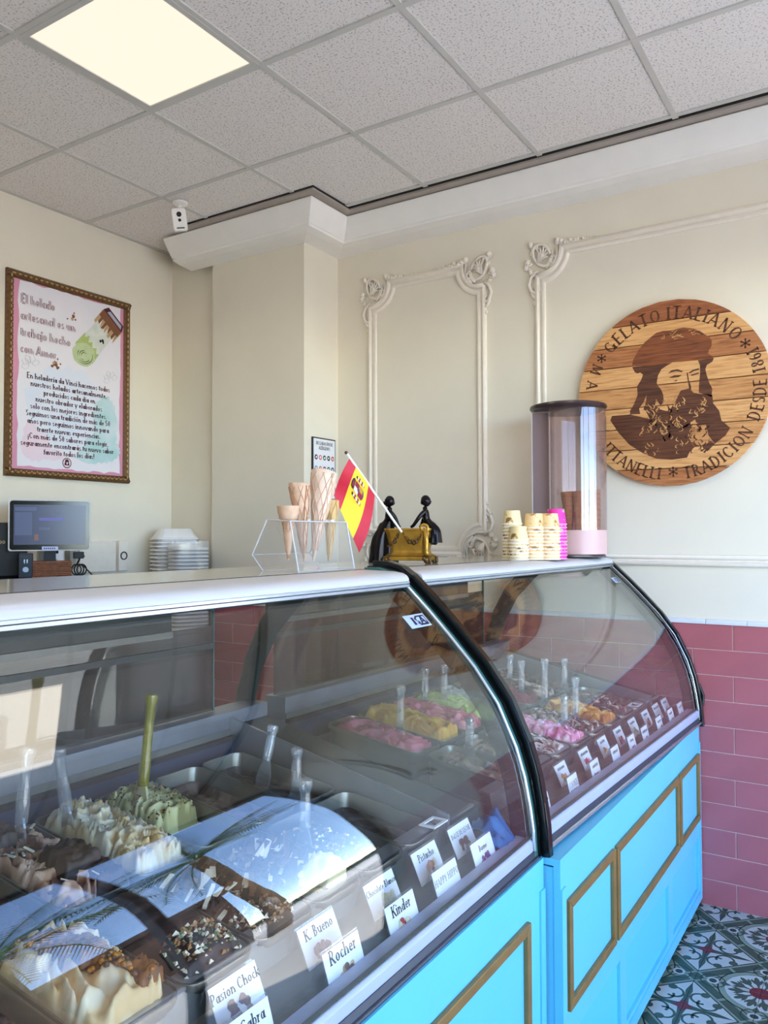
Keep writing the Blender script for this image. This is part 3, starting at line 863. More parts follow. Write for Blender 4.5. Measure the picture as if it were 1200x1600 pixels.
for nm, mt, lst in (('pale_wash', 'pblue', [(-.02, -.14, .26, .22)]), ('teal_wash', 'pteal', [(.22, -.20, .085, .16), (.20, -.34, .12, .08), (.12, -.39, .09, .04)]), ('blush_wash', 'ppink2', [(-.21, -.36, .09, .08), (-.24, -.29, .04, .05), (-.12, -.40, .08, .03)])):
    m = MB()
    for i, (x, y_, rx, ry) in enumerate(lst): m.poly(blob(rng, x, y_, rx, 44, .09, ry), pc, .0088 + .0001 * i + (.0004 if nm != 'pale_wash' else 0))
    m.build(nm, M[mt], psheet, fix=False)
hd = MB(); hd2 = MB()
for i, t in enumerate(['El helado', 'artesanal es un', 'trabajo hecho', 'con Amor.']):
    put_text(hd, t, .047, pc, .0098, 2.0, 'L', cx=-.305, cy=.368 - i * .0855, xs=.92)
    put_text(hd2, t, .047, pc, .0101, .8, 'L', cx=-.305, cy=.368 - i * .0855, xs=.92, base=2.0)
tag(hd.build('heading', M['plum'], psheet, fix=False), kind='stuff')
tag(hd2.build('heading_fill', M['ppink2'], psheet, fix=False), kind='stuff')
bd = MB()
for i, t in enumerate(['En heladería da Vinci hacemos todos', 'nuestros helados artesanalmente,', 'producidos cada día en', 'nuestro obrador y elaborados', 'solo con los mejores ingredientes.', 'Seguimos una tradición de más de 50', 'años pero seguimos innovando para', 'traerte nuevas experiencias.', '¡Con más de 50 sabores para elegir,', 'seguramente encontrarás tu nuevo sabor', 'favorito todos los días!']):
    put_text(bd, t, .0295, pc, .0098, 1.35, 'C', cx=-.008, cy=-.014 - i * .0388, xs=.96)
tag(bd.build('body_text', M['plum'], psheet, fix=False), kind='stuff')
em = MB()
em.poly(disc(-.025, -.437, .028, 20), pc, .0098); em.cur = 1
em.poly(disc(-.025, -.437, .0235, 20), pc, .0100); em.cur = 0
em.poly([(-.041, -.449), (-.037, -.432), (-.035, -.42), (-.023, -.416), (-.013, -.424), (-.013, -.436), (-.009, -.450)], pc, .0102); em.cur = 1
em.poly([(-.029, -.433), (-.019, -.431), (-.019, -.440), (-.023, -.446), (-.028, -.442)], pc, .0104)
em.build('emblem', [M['plum'], M['ppink2']], psheet, fix=False)
# painted brush: cream handle, brown bristle end, pistachio scoop
def colm(n, c, r=.55): return mat(n, c, r, noise=.12, nscale=30)
bc = [colm('brush_glass', (222, 226, 216)), colm('brush_green', (182, 200, 120)), colm('brush_pale', (198, 212, 164)), colm('brush_dark', (96, 110, 54)), colm('brush_brown', (132, 84, 56)), colm('brush_tan', (196, 160, 112)), colm('brush_steel', (176, 176, 196)), M['plum'], M['ink']]
br = MB()
ax = Vector((.200, .235)).normalized(); nx = Vector((ax.y, -ax.x)); o0 = Vector((.088, .190))
B = lambda s, t: tuple(o0 + ax * s * .93 + nx * t * 1.12)
br.cur = 0; br.poly([B(.0, -.062), B(.21, -.058), B(.215, .055), B(.0, .062)], pc, .0100)
br.cur = 1; br.poly([B(-.02, -.066), B(.085, -.064), B(.06, -.05), B(.095, -.036), B(.055, -.02), B(.08, -.004), B(.05, .012), (B(.075, .03)), B(.045, .046), B(.06, .060), B(-.02, .066)], pc, .0102)
br.cur = 2; br.poly(blob(rng, o0.x - .012, o0.y - .02, .076, 20, .07, .066), pc, .0104)
br.cur = 3
for a in range(4):
    r = .018 + .012 * a
    ar = [(o0.x - .012 + r * math.cos(q), o0.y - .022 + r * .85 * math.sin(q)) for q in np.linspace(.5 + a, 3.6 + a, 12)]
    br.poly(ar + [(x + .003, y_ - .004) for x, y_ in ar[::-1]], pc, .0106)
br.cur = 8
for a, b in ((.13, .022), (.142, .028), (.137, .036)): br.poly(blob(rng, *B(a, b), .008, 6, .5), pc, .0107)
for i in range(9):
    t = -.066 + .132 * i / 8
    br.cur = 4 if i % 2 else 5
    br.poly([B(.19 + .02 * (i % 3), t - .007), B(.29, t - .009), B(.29, t + .009), B(.185 + .015 * (i % 2), t + .007)], pc, .0105)
br.cur = 4; br.poly([B(.245, -.072), B(.30, -.072), B(.30, .072), B(.245, .07)], pc, .0106)
br.cur = 7; br.poly([B(.295, -.074), B(.335, -.060), B(.335, .060), B(.295, .074)], pc, .0107)
br.cur = 6; br.poly([B(.303, -.05), B(.325, -.04), B(.325, .05), B(.303, .06)], pc, .0108)
br.cur = 4
for x, y_, r in ((-.10, .085, .016), (-.085, .07, .010), (-.12, .07, .009), (-.07, .09, .006), (.005, .365, .010), (.02, .35, .006), (-.03, .345, .005), (.012, .385, .005)): br.poly(blob(rng, x, y_, r, 7, .35), pc, .0104)
br.cur = 5
for x, y_, r in ((-.11, .09, .008), (.0, .35, .008), (-.095, .095, .006)): br.poly(blob(rng, x, y_, r, 7, .3), pc, .0106)
br.build('painted_brush', bc, psheet, fix=False)
lf = MB()
for cx, cy, s in ((-.245, .055, 1), (.255, .06, .9)):
    for a in (30, 75, 120, 160, 200):
        r = .045 * s
        c_, s_ = math.cos(math.radians(a)), math.sin(math.radians(a))
        o = [(cx + c_ * (.01 + r * t) - s_ * .016 * math.sin(math.pi * t) * k, cy + s_ * (.01 + r * t) + c_ * .016 * math.sin(math.pi * t) * k) for k, ts in ((1, np.linspace(0, 1, 8)), (-1, np.linspace(1, 0, 8))) for t in ts]
        i_ = [(cx + (x - cx) * .93 + .0 , cy + (y_ - cy) * .93) for x, y_ in o]
        for q in range(len(o) - 1): lf.add([pc(*o[q], .0099), pc(*o[q + 1], .0099), pc(o[q + 1][0] + .0022, o[q + 1][1] + .0012, .0099), pc(o[q][0] + .0022, o[q][1] + .0012, .0099)], [(0, 1, 2, 3)])
tag(lf.build('leaf_outline', colm('leaf_grey', (196, 192, 196)), psheet, fix=False), kind='stuff')

# ================================================================== allergen sheet on the column's side, security camera
al = empty('allergen_notice', (3.555, YC0, 1.80), 'small black framed allergen notice with round coloured icons on column', 'notice')
af = lambda u, v, d: (u, -d, v)
MB().box(-.105, .105, -.010, 0, 0, .342).build('frame', M['blackm'], al)
ash = MB().box(-.098, .098, -.0112, -.008, .007, .335).build('sheet', M['paper'], al)
t = MB()
put_text(t, 'DECLARACIÓN DE', .018, af, .0118, 1.6, cx=0, cy=.302, xs=.85)
put_text(t, 'ALÉRGENOS', .018, af, .0118, 1.6, cx=0, cy=.276, xs=.85)
tag(t.build('heading', M['ink'], ash, fix=False), kind='stuff')
cols = [(20, 40, 62), (232, 120, 100), (24, 84, 70), (50, 42, 36), (214, 104, 70), (92, 140, 178), (206, 126, 96), (150, 60, 92), (64, 110, 60), (52, 76, 130), (130, 126, 122), (206, 196, 140), (120, 60, 62), (70, 46, 66)]
for i, c in enumerate(cols):
    r_, q = divmod(i, 5)
    m = MB(); cx, cy = -.076 + .038 * q + (.019 if r_ == 2 else 0), .232 - .062 * r_
    m.poly(disc(cx, cy, .0145, 12), af, .0118); m.cur = 1; m.poly(blob(random.Random(i), cx, cy, .007, 7, .3), af, .0121)
    m.build('icon', [colm('icon_%d' % i, c), M['paper']], ash, fix=False)

cc = empty('security_camera', (2.89, 3.10, ZC - .003), 'small white security camera hanging from the ceiling near the column', 'camera')
MB().lathe([(.0001, 0), (.040, 0), (.040, -.006), (.030, -.014), (.010, -.017), (.0001, -.017)], n=18).build('mount', M['plaster'], cc, smooth=True)
MB().tube([(0, 0, -.014), (0, 0, -.045), (-.004, -.004, -.058)], .009, 8).build('stalk', M['plaster'], cc, smooth=True)
ya = math.radians(32.5 + 13)
cb = MB().prism([(-.032, -.055), (.032, -.055), (.036, -.045), (.036, .045), (.030, .055), (-.030, .055), (-.036, .045), (-.036, -.045)], lambda u, v, d: (u, v, d), -.022, .022).build('body', M['plaster'], cc, bevel=.004)
# body faces the viewer, tipped down a little
R = Matrix(((math.sin(ya), 0, -math.cos(ya)), (-math.cos(ya), 0, -math.sin(ya)), (0, 1, 0))).to_4x4()
cb.matrix_local = Matrix.Translation((-.01, -.008, -.098)) @ R @ Matrix.Rotation(math.radians(8), 4, 'Z') @ Matrix.Rotation(math.radians(10), 4, 'X')
for z, r in ((.025, .013), (-.004, .008)):
    MB().lathe([(.0001, .0235), (r, .0235), (r, .021)], (0, z, 0), 14).build('lens', M['blackm'], cb)
MB().box(-.02, .02, -.046, -.040, .0222, .0230).build('name_strip', M['bumper'], cb)
# ================================================================== the two curved-glass display cases
GC = [(1.30, 1.505), (1.25, 1.506), (1.205, 1.494), (1.172, 1.472), (1.144, 1.447), (1.085, 1.392), (1.023, 1.330), (.945, 1.247), (.879, 1.158), (.829, 1.053), (.806, .98), (.792, .908), (.784, .85), (.781, .80), (.779, .770)]
skew2 = lambda x: -.008 - .0328 * (x - 1.99)        # the farther case stands a touch askew behind its cyan front
def vent_mat():
    m = bpy.data.materials.new('perforated_blue'); m.use_nodes = True
    nt = m.node_tree; b = nt.nodes['Principled BSDF']; b.inputs['Roughness'].default_value = .45
    tc = nt.nodes.new('ShaderNodeTexCoord'); mp = nt.nodes.new('ShaderNodeMapping'); mp.inputs['Scale'].default_value = (130, 1, 130)
    v = nt.nodes.new('ShaderNodeTexVoronoi'); v.inputs['Randomness'].default_value = 0.0; v.inputs['Scale'].default_value = 1
    r = nt.nodes.new('ShaderNodeValToRGB'); r.color_ramp.interpolation = 'CONSTANT'
    r.color_ramp.elements[0].color = lin(34, 78, 102); r.color_ramp.elements[1].position = .36; r.color_ramp.elements[1].color = lin(94, 196, 232)
    nt.links.new(tc.outputs['Object'], mp.inputs[0]); nt.links.new(mp.outputs[0], v.inputs['Vector']); nt.links.new(v.outputs['Distance'], r.inputs[0]); nt.links.new(r.outputs[0], b.inputs['Base Color'])
    return m
M['vent'] = vent_mat()
M['sticker'] = mat('sticker_silver', (186, 202, 222), 0.35, noise=.05)
def offset(pts, d):
    """towards the inside of the case"""
    out = []
    for i, p in enumerate(pts):
        a = Vector(pts[max(i - 1, 0)]); b = Vector(pts[min(i + 1, len(pts) - 1)])
        t = (b - a).normalized()
        out.append(tuple(Vector(p) + Vector((-t.y, t.x)) * d))
    return out
def display_case(x0, x1, yf, skew, label, frames, vents, doorx, sticker, zs):
    zb0, zb1, zs1 = zs
    c = empty('display_case', ((x0 + x1) / 2, 1.25, 0), label, 'display case', 'gelato display cases')
    Y = lambda y: y
    K = dict(world=True)
    YF = yf
    X = lambda u, v, d: (d, u, v)
    # lower body with stiles, rails and recessed vents
    MB().box(x0 + .002, x1 - .002, YF + .016, 1.70, .03, .752).build('body', M['cyan'], c, **K)
    fp = MB()
    fp.box(x0, x1, YF, YF + .018, .30, .775)
    fp.box(x0, x1, YF + .018, YF + .11, .757, .775)
    fp.box(x0, x1, YF, YF + .018, .03, .085)
    xs = [x0] + [v for ab in vents for v in ab] + [x1]
    for a, b in zip(xs[::2], xs[1::2]): fp.box(a, b, YF, YF + .018, .085, .30)
    for s0, s1 in ((x0, x0 + .030), (x1 - .030, x1)): fp.box(s0, s1, YF - .005, YF, .03, .70)
    fp.box(x0 + .03, x1 - .03, YF - .005, YF, .03, .07)
    fpo = fp.build('front_panel', M['cyan'], c, **K)
    for a, b in vents:
        MB().box(a, b, YF + .010, YF + .014, .085, .30).build('vent_grille', M['vent'], fpo, **K)
    MB().box(x0 + .02, x1 - .02, .82, 1.68, 0, .03).build('plinth', M['blackm'], c, **K)
    for a, b in frames:
        g = MB()
        z0, z1, w = .380, .660, .024
        def bar(poly): g.prism(poly, lambda u, v, d: (u, d, v), YF - .012, YF)
        bar([(a, z0), (b, z0), (b - w, z0 + w), (a + w, z0 + w)]); bar([(a, z1), (b, z1), (b - w, z1 - w), (a + w, z1 - w)])
        bar([(a, z0), (a + w, z0 + w), (a + w, z1 - w), (a, z1)]); bar([(b, z0), (b - w, z0 + w), (b - w, z1 - w), (b, z1)])
        g.build('gold_frame', M['gold'], fpo, bevel=.002, **K)
    lower = set(c.children_recursive)
    # bumper and white sill under the glass
    bm_ = .5 * (zb0 + zb1)
    MB().prism([(.83, .772), (.786, zb0), (.779, zb0 + .004), (.777, bm_), (.783, zb1), (.83, zb1)], X, x0 + .002, x1 - .012).build('bumper', M['bumper'], c, **K)
    MB().tube([(x0 + .03, .776, bm_ - .002), (x1 - .014, .776, bm_ - .002)], .0045 if skew is None else .0065, 8).build('bumper_strip', M['bumper'] if skew is None else M['silver'], c, smooth=True, **K)
    MB().prism([(.83, zb1), (.784, zb1), (.781, zb1 + .006), (.782, zs1 - .008), (.788, zs1), (.83, zs1)], X, x0 + .028, x1 - .030).build('sill', M['sill'], c, bevel=.002, **K)
    MB().prism([(.787, zs1), (.785, zs1 + .004), (.795, zs1 + .006), (.797, zs1)], X, x0 + .028, x1 - .030).build('sill_gasket', M['steeld'], c, **K)
    # black end arches, dark green glass edges, bright edge strips
    for side in (0, 1):
        near1 = (skew is None and side == 1)
        a, b = (x0, x0 + .026) if side == 0 else (x1 - .027, x1 - .001)
        po, pi_ = (-.002, .020) if near1 else (-.020 if side == 0 else -.016, .005)
        MB().prism(offset(GC, po) + offset(GC, pi_)[::-1], X, a, b).build('end_arch', M['gedge'] if near1 else M['black'], c, bevel=.003, **K)
        if near1:
            MB().prism(offset(GC, -.006) + offset(GC, .004)[::-1], X, b - .008, b).build('arch_gasket', M['black'], c, **K)
        xx = x0 + .028 if side == 0 else x1 - .030
        MB().tube([(xx, y, z) for y, z in offset(GC, -.002)[2:-1]], .0045 if near1 else .0020, 6).build('edge_strip', M['chrome'], c, smooth='all', **K)
    # curved front glass
    def smooth_(pts, k=3):
        for _ in range(k):
            o = [pts[0]]
            for p, q in zip(pts[:-1], pts[1:]):
                o += [(.75 * p[0] + .25 * q[0], .75 * p[1] + .25 * q[1]), (.25 * p[0] + .75 * q[0], .25 * p[1] + .75 * q[1])]
            pts = o + [pts[-1]]
        return pts
    g0 = smooth_(GC[4:-2] + [(.783, zs1)])
    g1 = smooth_(offset(GC, .006)[4:-2] + [(.789, zs1)])
    m = MB()
    m.sheet([[(x, y, z) for x in (x0 + .026, x1 - .030)] for y, z in g0])
    m.sheet([[(x, y, z) for x in (x0 + .026, x1 - .030)] for y, z in g1])
    for xx in (x0 + .026, x1 - .030): m.sheet([[(xx, a[0], a[1]), (xx, b[0], b[1])] for a, b in zip(g0, g1)])
    m.build('front_glass', M['glass'], c, smooth='all', **K)
    # flat end glasses with a dark printed border
    pol = offset(GC, .008)[3:-2] + [(.80, .81), (1.70, 1.0), (1.70, 1.46), (1.25, 1.485)]
    for xx in (x0 + .030, x1 - .038):
        MB().prism(pol, X, xx, xx + .005).build('end_glass', M['glass'], c, **K)
        MB().prism(offset(GC, .008)[3:-2] + offset(GC, .056)[3:-2][::-1], X, xx - .0006, xx - .0002).build('glass_border', M['border'], c, **K)
    # top: nose strip, panel, ledge
    MB().prism([(1.150, 1.452), (1.1425, 1.456), (1.1425, 1.463), (1.150, 1.463), (1.158, 1.452)], X, x0 + .026, x1 - .031).build('top_trim', M['silver'], c, **K)
    MB().prism([(1.150, 1.4635), (1.143, 1.4650), (1.143, 1.4710), (1.150, 1.4720)], X, x0 + .026, x1 - .031).build('top_trim', M['silver'], c, **K)
    MB().prism([(1.158, 1.460), (1.146, 1.472), (1.147, 1.479), (1.153, 1.487), (1.166, 1.4935), (1.19, 1.4975), (1.30, 1.5005), (1.30, 1.47), (1.165, 1.456)], X, x0 + .028, x1 - .029).build('top_panel', M['panel'], c, smooth=True, **K)
    MB().box(x0, x1, 1.300, 1.306, 1.46, 1.5015).build('top_joint', M['dark'], c, **K)
    MB().box(x0, x1, 1.306, 1.75, 1.468, 1.500).build('ledge', M['ledge'], c, bevel=.002, **K)
    # back: header, sliding door in smoked glass, posts, rear sill
    MB().box(x0 + .03, doorx - .17, 1.69, 1.74, 1.335, 1.462).build('rear_header', M['darkgreen'], c, **K)
    MB().box(x0 + .03, doorx - .17, 1.684, 1.69, 1.318, 1.335).build('header_rail', M['steeld'], c, **K)
    MB().box(x0 + .03, doorx, 1.700, 1.705, 1.085, 1.335).build('rear_door', M['smoke'], c, **K)
    MB().box(doorx, doorx + .004, 1.698, 1.707, 1.085, 1.40).build('door_edge', M['gedge'], c, **K)
    MB().box(x0 + .03, doorx, 1.694, 1.712, 1.268, 1.284).build('door_rail', M['darkgreen'], c, **K)
    MB().tube([(x1 - .05, y, z) for y, z in ((1.50, 1.462), (1.56, 1.405), (1.64, 1.32), (1.70, 1.21), (1.735, 1.10), (1.75, 1.0), (1.752, .76))], .040, 8, sy=.35).build('rear_upright', M['darkgreen'], c, smooth=True, **K)
    # cold well: steel walls, front apron
    wx0, wx1 = x0 + .06, x1 - .215
    MB().box(x0 + .03, x1 - .04, 1.655, 1.74, .76, 1.082).build('rear_wall', M['steelr'], c, bevel=.002, **K)
    MB().box(x0 + .03, x1 - .04, 1.645, 1.655, .93, 1.000).build('rear_gasket', M['rubber'], c, **K)
    MB().box(x0 + .03, x1 - .04, 1.640, 1.655, 1.000, 1.014).build('rear_gasket_lip', M['blackm'], c, **K)
    MB().box(x0 + .03, x1 - .04, 1.652, 1.655, 1.014, 1.032).build('rear_strip', M['steeld'], c, **K)
    side = [(.93, .70), (1.655, .70), (1.655, 1.066), (.93, .915)]
    MB().prism(side, X, wx1 + .005, wx1 + .014).build('side_wall', M['steel'], c, **K)
    MB().prism([(.93, .70), (1.655, .70), (1.655, 1.040), (.93, .885)], X, wx1 + .014, x1 - .042).build('side_shelf', M['darkgreen'], c, **K)
    MB().prism([(.93, .70), (1.655, .70), (1.655, .88), (.93, .80)], X, x0 + .03, wx1 + .005).build('well_floor', M['darkgreen'], c, **K)
    MB().prism([(.803, .786), (.803, .798), (.93, .846), (.942, .893), (.952, .893), (.945, .76), (.93, .76)], X, x0 + .03, x1 - .042).build('front_apron', M['steeld'], c, **K)
    MB().prism([(.940, .893), (.940, .899), (.975, .903), (.975, .897)], X, x0 + .03, wx1 + .005).build('apron_lip', M['steel'], c, **K)
    # maker's badge stuck on the glass
    if sticker:
        sx, za, zbb, sw = sticker
        at = lambda z: Vector(min(g0, key=lambda p: abs(p[1] - z)))
        P0, P1 = at(zbb), at(za)           # upper, lower
        n = Vector((P1.y - P0.y, -(P1.x - P0.x))).normalized()
        if n.x > 0: n = -n
        def sfn(u, v, d):
            q = P1.lerp(P0, v) + n * (.0016 + d)
            return (sx + u, q.x, q.y)
        b = MB(); b.prism([(-sw, 0), (sw, 0), (sw, 1), (-sw, 1)], sfn, 0, .0006)
        bo = b.build('badge', M['sticker'], c, **K)
        t = MB()
        t.add([sfn(u, v, .0010) for u, v in ((.02 * sw, .12), (.90 * sw, .12), (.90 * sw, .88), (.02 * sw, .88))], [(0, 1, 2, 3)])
        t.cur = 1
        t.add([sfn(u, v, .0014) for u, v in ((-.05 * sw, .24), (.78 * sw, .24), (.78 * sw, .76), (-.05 * sw, .76))], [(0, 1, 2, 3)])
        t.cur = 0
        ps, w = text_polys('ISA', 1.0, 2.0, 'C')
        for p in ps: t.add([sfn(.12 * sw + u * sw * .66, .22 + v * .56, .0019) for u, v in p], [tuple(range(len(p)))])
        tag(t.build('badge_lettering', [mat('navy_ink', (28, 34, 72), .5), M['sticker']], bo, fix=False, **K), kind='stuff')
    if skew:
        cx = c.location.x
        for ch in c.children_recursive:
            if ch in lower: continue
            for v in ch.data.vertices: v.co.y += skew(v.co.x + cx)
    return c
M['chrome'] = mat('bright_metal', (236, 238, 242), 0.22, metal=0.6, noise=.03)
M['steelr'] = mat('rear_steel', (150, 158, 170), 0.36, metal=0.8, noise=.16, nscale=10, bump=.06, bscale=10)
M['border'] = glass('printed_border', (.46, .50, .50), .03)
case1 = display_case(-.45, 1.955, .767, None, 'nearer curved-glass gelato display case with cyan front, under the cone stand', [(-.05, .58), (.62, 1.26), (1.29, 1.845)], [(.0, .6), (.66, 1.24), (1.30, 1.86)], 1.722, (1.830, 1.356, 1.384, .052), (.766, .795, .829))
case2 = display_case(1.962, 3.680, .725, skew2, 'farther curved-glass gelato display case with cyan front, against the red tiled wall', [(2.000, 2.405), (2.425, 3.250), (3.270, 3.635)], [(2.02, 2.470), (2.535, 3.090), (3.160, 3.630)], 3.45, (3.52, 1.385, 1.41, .035), (.771, .806, .842))
# cable looped beside the far case
MB().tube([(3.672, .80, 1.02), (3.675, .755, .98), (3.683, .722, .945), (3.686, .706, .90), (3.684, .708, .86), (3.676, .722, .83), (3.668, .735, .80)], .006, 8).build('cable', M['blackm'], case2, smooth=True, world=True)

# ================================================================== gelato
def lattice(rng_, nx, ny, gx, gy):
    g = rng_.random((gy + 2, gx + 2))
    xs, ys = np.linspace(0, gx, nx), np.linspace(0, gy, ny)
    X_, Y_ = np.meshgrid(xs, ys)
    xi, yi = X_.astype(int), Y_.astype(int)
    fx, fy = X_ - xi, Y_ - yi
    fx, fy = fx * fx * (3 - 2 * fx), fy * fy * (3 - 2 * fy)
    return (g[yi, xi] * (1 - fx) + g[yi, xi + 1] * fx) * (1 - fy) + (g[yi + 1, xi] * (1 - fx) + g[yi + 1, xi + 1] * fx) * fy
def gel_mat():
    m = bpy.data.materials.new('gelato'); m.use_nodes = True
    nt = m.node_tree; b = nt.nodes['Principled BSDF']; b.inputs['Roughness'].default_value = .42
    a = nt.nodes.new('ShaderNodeAttribute'); a.attribute_name = 'Col'
    n = nt.nodes.new('ShaderNodeTexNoise'); n.inputs['Scale'].default_value = 220; n.inputs['Detail'].default_value = 3
    bp = nt.nodes.new('ShaderNodeBump'); bp.inputs['Strength'].default_value = .25; bp.inputs['Distance'].default_value = .003
    nt.links.new(a.outputs['Color'], b.inputs['Base Color']); nt.links.new(n.outputs[0], bp.inputs['Height']); nt.links.new(bp.outputs[0], b.inputs['Normal'])
    return m
M['gel'] = gel_mat()
PW = .156
M['pansteel'] = mat('pan_steel', (132, 128, 120), .34, metal=.8, noise=.15, nscale=14)
def rrect(w, l, r, n=4):
    o = []
    for cx, cy, a0 in ((w / 2 - r, l / 2 - r, 0), (-w / 2 + r, l / 2 - r, 90), (-w / 2 + r, -l / 2 + r, 180), (w / 2 - r, -l / 2 + r, 270)):
        for i in range(n + 1):
            a = math.radians(a0 + 90 * i / n); o.append((cx + r * math.cos(a), cy + r * math.sin(a)))
    return o
pan_mesh = {}
def pan_me(l):
    if l not in pan_mesh:
        rings = [(PW + .006, l + .006, .034, -.010), (PW + .006, l + .006, .034, .000), (PW + .004, l + .004, .032, .002), (PW - .003, l - .003, .030, .002), (PW - .006, l - .006, .028, -.001), (PW - .022, l - .022, .026, -.085), (PW - .03, l - .03, .022, -.088)]
        mb = MB(); k = None; vs = []; fs = []
        for (w, ll, r, z) in rings:
            p = rrect(w, ll, r); k = len(p); vs += [(x, y, z) for x, y in p]
        for i in range(len(rings) - 1):
            for j in range(k): fs.append((i * k + j, i * k + (j + 1) % k, (i + 1) * k + (j + 1) % k, (i + 1) * k + j))
        fs.append(tuple((len(rings) - 1) * k + j for j in range(k)))
        mb.add(vs, fs)
        pan_mesh[l] = mb.mesh('gelato_pan', M['pansteel'], True)
    return pan_mesh[l]
def heap(pan, l, seed, base, amp, cols, ridges=5.0, slant=.6, dome=.02, name='gelato', rect=None, mixf=1.0, level=-.022, sharp=1.0):
    """wavy heap: cols = list of rgb, light to dark, chosen by noise bands"""
    rg = np.random.default_rng(seed)
    x0, x1, y0, y1 = rect or (-PW / 2 + .009, PW / 2 - .009, -l / 2 + .009, l / 2 - .009)
    nx = max(10, int((x1 - x0) / .0034)); ny = max(14, int((y1 - y0) / .0040))
    X_, Y_ = np.meshgrid(np.linspace(x0, x1, nx), np.linspace(y0, y1, ny))
    u, v = (X_ - (x0 + x1) / 2) / (x1 - x0) * 2, (Y_ - (y0 + y1) / 2) / (y1 - y0) * 2
    n1, n2 = lattice(rg, nx, ny, 3, 6), lattice(rg, nx, ny, 7, 14)
    n3, n4 = lattice(rg, nx, ny, 18, 36), lattice(rg, nx, ny, 5, 9)
    ph = (v + slant * u + (n1 - .5) * 1.1 + (n2 - .5) * .25) * ridges
    fold = (.5 + .5 * np.cos(ph * math.pi)) ** (1.2 * sharp)
    fold = fold + .35 * (1 - np.abs(np.sin(ph * math.pi / 2 + n2 * 2))) ** 2
    edge = np.clip((1 - np.abs(u)) * 5, 0, 1) * np.clip((1 - np.abs(v)) * 7, 0, 1)
    edge = edge * edge * (3 - 2 * edge)
    h = level + edge * (base + dome * (1 - .6 * u * u - .4 * v * v) + amp * (fold - .3) + amp * .7 * (n2 - .5) + amp * .22 * (n3 - .5)) - (1 - edge) * .012
    k = len(cols)
    if k > 1:
        f = np.clip((.55 * n4 + .45 * n2 + .25 * (.5 - fold) - .5) * 3.0 * mixf + .5, 0, .999)
        idx = f * (k - 1)
    else: idx = np.zeros_like(h)
    C_ = np.array([lin(*c)[:3] for c in cols])
    i0 = np.clip(idx.astype(int), 0, k - 1); i1 = np.clip(i0 + 1, 0, k - 1); t = idx - i0
    t = np.clip((t - .5) * 4 + .5, 0, 1)[..., None]
    col = C_[i0] * (1 - t) + C_[i1] * t
    vs = np.stack([X_, Y_, h], -1).reshape(-1, 3)
    mb = MB(); mb.sheet(vs.reshape(ny, nx, 3).tolist())
    me = mb.mesh(name, M['gel'], 'all', fix=False)
    at = me.color_attributes.new('Col', 'FLOAT_COLOR', 'POINT')
    at.data.foreach_set('color', np.concatenate([col.reshape(-1, 3), np.ones((nx * ny, 1))], 1).astype(np.float32).ravel())
    ob = link_mesh(name, me, pan)
    def hz(x, y):
        i = int(round((x - x0) / (x1 - x0) * (nx - 1))); j = int(round((y - y0) / (y1 - y0) * (ny - 1)))
        return float(h[min(max(j, 0), ny - 1), min(max(i, 0), nx - 1)])
    return ob, hz
def bits(pan, hz, seed, n, rect, size, mats, kind='crumb', name='topping', ang=None):
    rg = random.Random(seed); mb = MB()
    for _ in range(n):
        x, y = rg.uniform(rect[0], rect[1]), rg.uniform(rect[2], rect[3])
        z = hz(x, y); s = rg.uniform(size[0], size[1]); mb.cur = rg.randrange(len(mats))
        a = rg.uniform(0, 6.28) if ang is None else ang + rg.uniform(-.35, .35)
        if kind == 'crumb':
            q = [Vector((rg.uniform(.6, 1) * s * sx, rg.uniform(.6, 1) * s * sy, rg.uniform(.5, .9) * s * sz)) for sx, sy, sz in ((1, 0, 0), (-.5, .9, 0), (-.5, -.9, 0), (0, 0, 1), (0, 0, -.6))]
            ca, sa = math.cos(a), math.sin(a)
            q = [(x + p.x * ca - p.y * sa, y + p.x * sa + p.y * ca, z + s * .35 + p.z) for p in q]
            mb.add(q, [(0, 1, 3), (1, 2, 3), (2, 0, 3), (1, 0, 4), (2, 1, 4), (0, 2, 4)])
        else:
            L, w, t = s, s * rg.uniform(.12, .28), s * .08
            tz = rg.uniform(-.2, .35)
            mb.obox((x, y, z + .004 + abs(tz) * L * .4), Vector((math.cos(a), math.sin(a), tz)) * L / 2, Vector((-math.sin(a), math.cos(a), 0)) * w / 2, Vector((0, 0, 1)) * t / 2)
    return tag(mb.build(name, mats, next((c for c in pan.children if c.name.startswith('gelato')), pan), fix=False), kind='stuff')
M['cho'] = mat('dark_chocolate', (52, 32, 26), .35, noise=.3, nscale=60)
M['milk'] = mat('milk_chocolate', (104, 66, 44), .4, noise=.3, nscale=60)
M['whitec'] = mat('white_chocolate', (236, 222, 196), .45, noise=.08, nscale=60)
M['nut'] = mat('hazelnut', (176, 128, 78), .55, noise=.3, nscale=60)
M['nutd'] = mat('walnut', (112, 70, 38), .5, noise=.35, nscale=60)
M['caram'] = mat('caramel', (190, 122, 34), .22, noise=.25, nscale=40)
M['redf'] = mat('red_fruit', (176, 40, 60), .35, noise=.25, nscale=40)
SL = .13
CREAM, VAN, PEACH = [(244, 226, 190), (236, 208, 158), (228, 192, 138)], [(250, 236, 206), (244, 222, 176), (232, 198, 136)], [(230, 190, 160), (214, 168, 134), (120, 74, 56)]
CHOC = [(70, 46, 40), (52, 34, 30), (40, 26, 24)]
PAN_L = {'rear': .352, 'front': .288}
YCN = {'rear': 1.413, 'front': 1.072}
